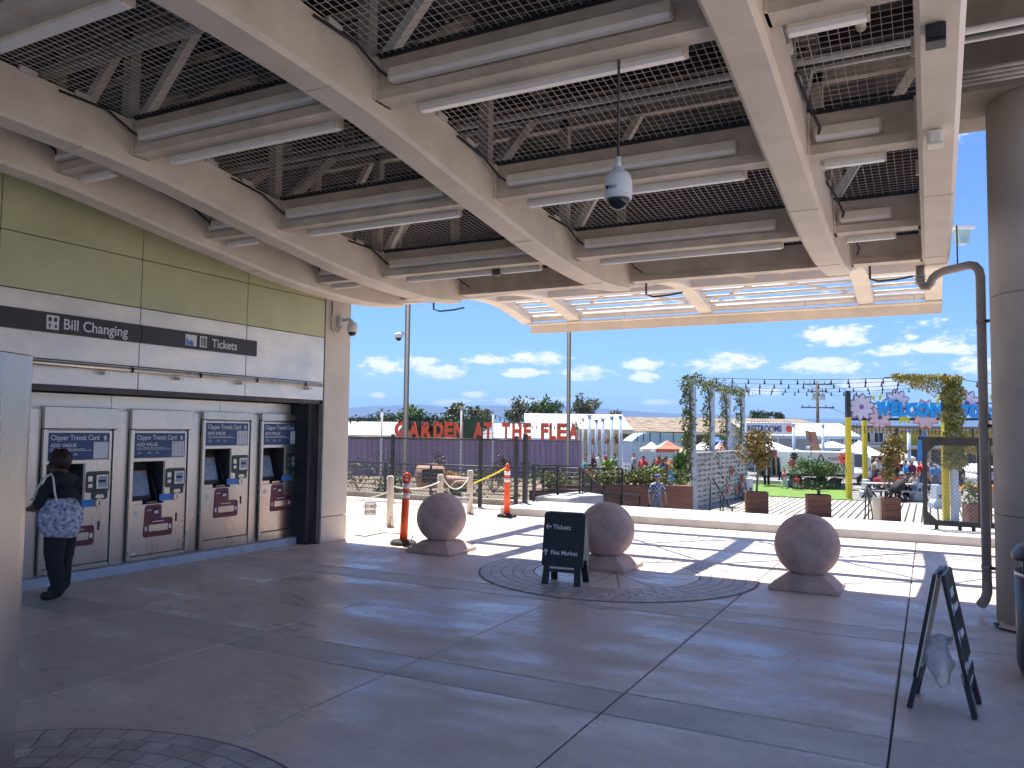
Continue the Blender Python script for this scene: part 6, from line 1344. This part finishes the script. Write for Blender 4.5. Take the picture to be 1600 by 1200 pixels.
# blue feather flag
p = gnd(1443,47); t = thing('banner_flag','tall blue feather flag beside the beige tent','flag',p,YAW); zt = at(1443,676,47).z-GZ
MB().tube([(0.3,0,0),(0.3,0,zt-0.3),(0.15,0,zt),(-0.1,0,zt)],0.02,6).build('staff',C_DARK2,t); b = MB(); b.prism([(0.28,0.9),(0.28,zt-0.3),(0.14,zt-0.03),(-0.15,zt-0.2),(-0.32,zt-0.8),(-0.36,0.9)],(0,0,0),(1,0,0),(0,0,1),(0,1,0),0.012); b.build('cloth',CLOTHS['blue'],t)
# pale frame posts under the welcome sign
for i,(px,yt) in enumerate(((1420,672),(1446,674),(1240,664),(1286,665))): slim_pole(['pale lilac post left of the blue flag','pale lilac post right of the blue flag','tall pale post above the clothes stall','thin pale post left of the utility pole'][i],px,yt,48,0.11 if i < 2 else 0.09,C_POST,'pale market posts','post','market_post')
string_lights('dense light string across the market lane above the trailer',at(1172,658,46),at(1345,661,46),0.05,40,0.008,0.6)
string_lights('second light string across the market lane above the trailer',at(1180,680,47),at(1345,684,47),0.05,40,0.008,0.6)
string_lights('light string under the welcome sign',at(1330,672,37.8),at(1600,672,37.8),0.05,46,0.009,0.7)
string_lights('lower light string under the welcome sign',at(1330,665,38),at(1600,668,38),0.12,46,0.009,0.7)
# orange stall goods and gold display behind the gate
t = thing('display_table','table heaped with golden fruit behind the mesh gate','table',gnd(1525,34),YAW); MB().bx(-0.9,0.9,-0.3,0.3,0.7,0.76).build('top',C_BLOCK,t)
for e in (-0.8,0.8): MB().bx(e-0.04,e+0.04,-0.25,0.25,0,0.7).build('leg',C_BLOCK,t)
b = MB(); [b.ball((RG.uniform(-.8,.8),RG.uniform(-.25,.25),0.8+RG.random()*0.12),0.06,8,6) for _ in range(90)]; o = b.build('fruit',mat('golden fruit',(0.75,0.32,0.03),0.5),t); o['kind'] = 'stuff'

# ---- people in the market
C_PLAID = mat('checked shirt cloth',(0.62,0.64,0.70),0.85,col2=(0.06,0.07,0.13),scale=16)
def plaid():
    nt = C_PLAID.node_tree; b = nt.nodes['Principled BSDF']; tc = nt.nodes.new('ShaderNodeTexCoord'); ck = nt.nodes.new('ShaderNodeTexChecker'); ck.inputs['Scale'].default_value = 15; ck.inputs['Color1'].default_value = (0.55,0.57,0.64,1); ck.inputs['Color2'].default_value = (0.08,0.09,0.16,1)
    nt.links.new(tc.outputs['Object'],ck.inputs['Vector']); nt.links.new(ck.outputs['Color'],b.inputs['Base Color'])
plaid()
p = at(1027,742,25); hman = 1.72
person('man in checked shirt and pale trousers standing below the kerb beside the planter',(p.x,p.y,p.z-hman),YAW+0.15,C_PLAID,CLOTHS['grey'],2,C_HAIRG,hman,cap=CLOTHS['denim'],seed=4)
PP = [(921,34,'red','denim','walk','person in red by the end of the purple wall'),(929,35,'blue','black','stand','person in blue shirt beside the one in red'),(925,47,'plum','black','walk','tall person in dark plum behind the pale posts'),(937,50,'white','white','walk','person in white between the first pale posts'),(918,48,'pink','tan','stand','person in pink at the edge of the purple wall'),(934,56,'black','denim','stand','person in black far behind the pale posts'),
      (1022,42,'black','black','stand','person in black under the left edge of the coral tent'),(1036,40,'navy','black','walk','person in dark clothes under the coral tent'),(1048,41,'orange','blue','stand','person with orange top right under the coral tent'),(1060,43,'white','black','stand','person in white shirt by the leafy vine foot'),(1030,45,'red','black','stand','person in red deep under the coral tent'),(990,47,'grey','black','stand','person in grey beside the pale blue shed'),
      (1226,44,'pink','white','walk','child in pink walking on the far edge of the lawn'),(1246,43.5,'red','grey','sit','child in red sitting at the lawn behind the topiary'),(1235,50,'navy','black','stand','person in navy at the clothes rail'),
      (1372,38.6,'red','denim','sit','person in red sitting at the left end of the left picnic table'),(1383,38.9,'grey','tan','sit','person in grey sitting at the middle of the left picnic table'),(1394,38.4,'pink','black','sit','person in pink sitting right of the sparse tree trunk'),(1408,38.2,'red','navy','sit','person in bright red at the left of the right picnic table'),(1418,38.3,'teal','black','sit','person in teal sitting at the right picnic table'),(1429,38.0,'tan','denim','sit','person in tan sitting next to the pale blue barrier'),
      (1424,42,'plum','grey','stand','person in plum standing behind the right picnic table'),(1436,44,'pink','denim','walk','person in pink walking behind the barrier'),(1372,46,'white','navy','stand','person in white standing in front of the white van'),(1382,47,'navy','black','walk','person in navy walking behind the picnic tables'),(1455,42,'grey','black','stand','person in grey left of the mesh gate frame'),(1462,40,'blue','denim','stand','person in blue behind the mesh gate'),(1500,41,'black','black','stand','person in black behind the right half of the mesh gate'),(1400,45,'red','black','stand','person in red standing behind the sparse tree'),(1412,48,'white','tan','walk','person in white walking before the beige tent'),
      (1386,44,'teal','black','stand','person in teal standing behind the left picnic table'),(1366,43,'tan','navy','stand','person in tan beside the second yellow post'),(1443,41,'red','denim','stand','person in red just left of the mesh gate'),(1448,46,'white','black','walk','person in white far left of the mesh gate'),(1395,41,'black','tan','stand','person in black close behind the sparse planter tree'),(1416,40.5,'blue','tan','stand','person in blue behind the right picnic table'),
      (1005,44,'red','denim','stand','person in red before the pale blue shed wall'),(1041,46,'tan','black','stand','person in tan at the back of the coral tent'),(1067,46,'navy','denim','walk','person in navy right of the coral tent'),(1198,47,'white','black','stand','person in white left of the clothes rail'),(1220,52,'black','navy','stand','person in black behind the clothes rail'),(914,40,'teal','tan','walk','person in teal nearest the corner of the purple wall'),(944,53,'red','black','stand','person in red between the middle pale posts'),(960,52,'grey','denim','walk','person in grey between the last pale posts')]
for i,(px,d,tp,bt,ps,lab) in enumerate(PP):
    child = 'child' in lab; person(lab,gnd(px,d),RG.uniform(-3,3) if ps != 'sit' else YAW+RG.choice((0,PI))+RG.uniform(-.3,.3),CLOTHS[tp],CLOTHS[bt],i%3,C_HAIR,1.05 if child else RG.uniform(1.58,1.8),ps,'people in the market',None,1 if d < 40 else 0,i)
# ---- stroller by the tables
t = thing('stroller','dark stroller parked among the picnic table people','stroller',gnd(1401,36.6),YAW+0.4)
b = MB(); loft(b,[ring(-0.3,0.22,0.45,0.6),ring(0.0,0.24,0.4,0.9),ring(0.3,0.22,0.5,1.0)]); b.build('seat',CLOTHS['black'],t)
b = MB(); b.bar((-0.35,0.2,0.1),(0.5,0.2,1.05),0.03); b.bar((-0.35,-0.2,0.1),(0.5,-0.2,1.05),0.03); b.bar((0.3,0.2,0.1),(0,0.2,0.5),0.03); b.bar((0.3,-0.2,0.1),(0,-0.2,0.5),0.03); b.bar((0.5,-0.2,1.05),(0.5,0.2,1.05),0.03); b.build('frame',C_DARK,t)
for (x,y) in ((-0.35,0.22),(-0.35,-0.22),(0.3,0.22),(0.3,-0.22)): MB().tube([(x,y-0.02,0.12),(x,y+0.02,0.12)],0.12,14).build('wheel',C_RUBBER,t)

# ---- trees behind the market
t = thing('hedge','dark green clipped hedge behind the red letters','hedge',gnd(648,72),YAW); k_ = 72/FPX; zc = at(655,658,72).z-GZ
MB().bx(-6.1,6.1,-0.25,0.5,0,zc+0.25).build('hedge_core',G_DARK,t)
b = MB(); leaves(b,(0,0,zc-0.3),(6.2,0.8,1.1),5200,0.30,RG,90); b.build('foliage',G_DARK,t)
for k in range(8): MB().tube([(-5.4+1.5*k,0,0),(-5.4+1.5*k,0.1,zc)],0.06,6).build('stem',C_BARK,t)
TR = [(712,650,75,1.3,1.1,G_OLIVE,'dark shrub tree behind the letter N'),(750,652,76,1.3,1.2,G_OLIVE,'dark shrub tree behind the letter A of AT'),(640,650,80,1.6,1.0,G_LIME,'light green tree top behind the letters GAR'),
      (808,642,110,1.8,2.4,G_OLIVE,'tall olive tree left of the white hall roof'),(830,640,112,2.6,2.6,G_OLIVE,'broad olive tree beside the tall one'),(848,642,112,1.7,1.9,G_MID,'light green tree at the edge of the white roof'),(866,644,118,2.2,1.6,G_MID,'green tree above the white hall roof'),(905,641,120,1.6,2.0,G_OLIVE,'dark tree left of the second light pole\'s right side'),(922,640,121,1.9,1.9,G_OLIVE,'dark tree right behind the second light pole'),(960,650,130,1.5,1.0,G_OLIVE,'small tree peeking over the netting roof'),(1188,650,140,2.2,0.9,G_DARK,'dark tree top above the netting roof near the vine posts'),(1218,652,150,1.2,0.9,G_DARK,'small palm-like tree above the netting roof')]
for (px,py,d,rx,rz,m,lab) in TR:
    c = at(px,py,d); tree('background_tree',lab,'tree',(c.x,c.y,GZ),c.z-GZ+rz,(rx,rx,rz),m,RG,0.16,900,0.42,5,13,c.z-GZ,'trees behind the market')

# ---- haze
bz = MB(); bz.bx(-13000,13000,-4000,13000,-12,420); hz = bz.build('haze', None); hz.data.materials.clear()
hm = bpy.data.materials.new('air'); hm.use_nodes = True; nt = hm.node_tree; nt.nodes.clear(); oo = nt.nodes.new('ShaderNodeOutputMaterial'); pv = nt.nodes.new('ShaderNodeVolumePrincipled'); nt.links.new(pv.outputs[0],oo.inputs['Volume'])
pv.inputs['Color'].default_value = (0.32,0.55,1.0,1); pv.inputs['Density'].default_value = 1.1e-4; pv.inputs['Anisotropy'].default_value = 0.0
hz.data.materials.append(hm); hz['kind'] = 'stuff'
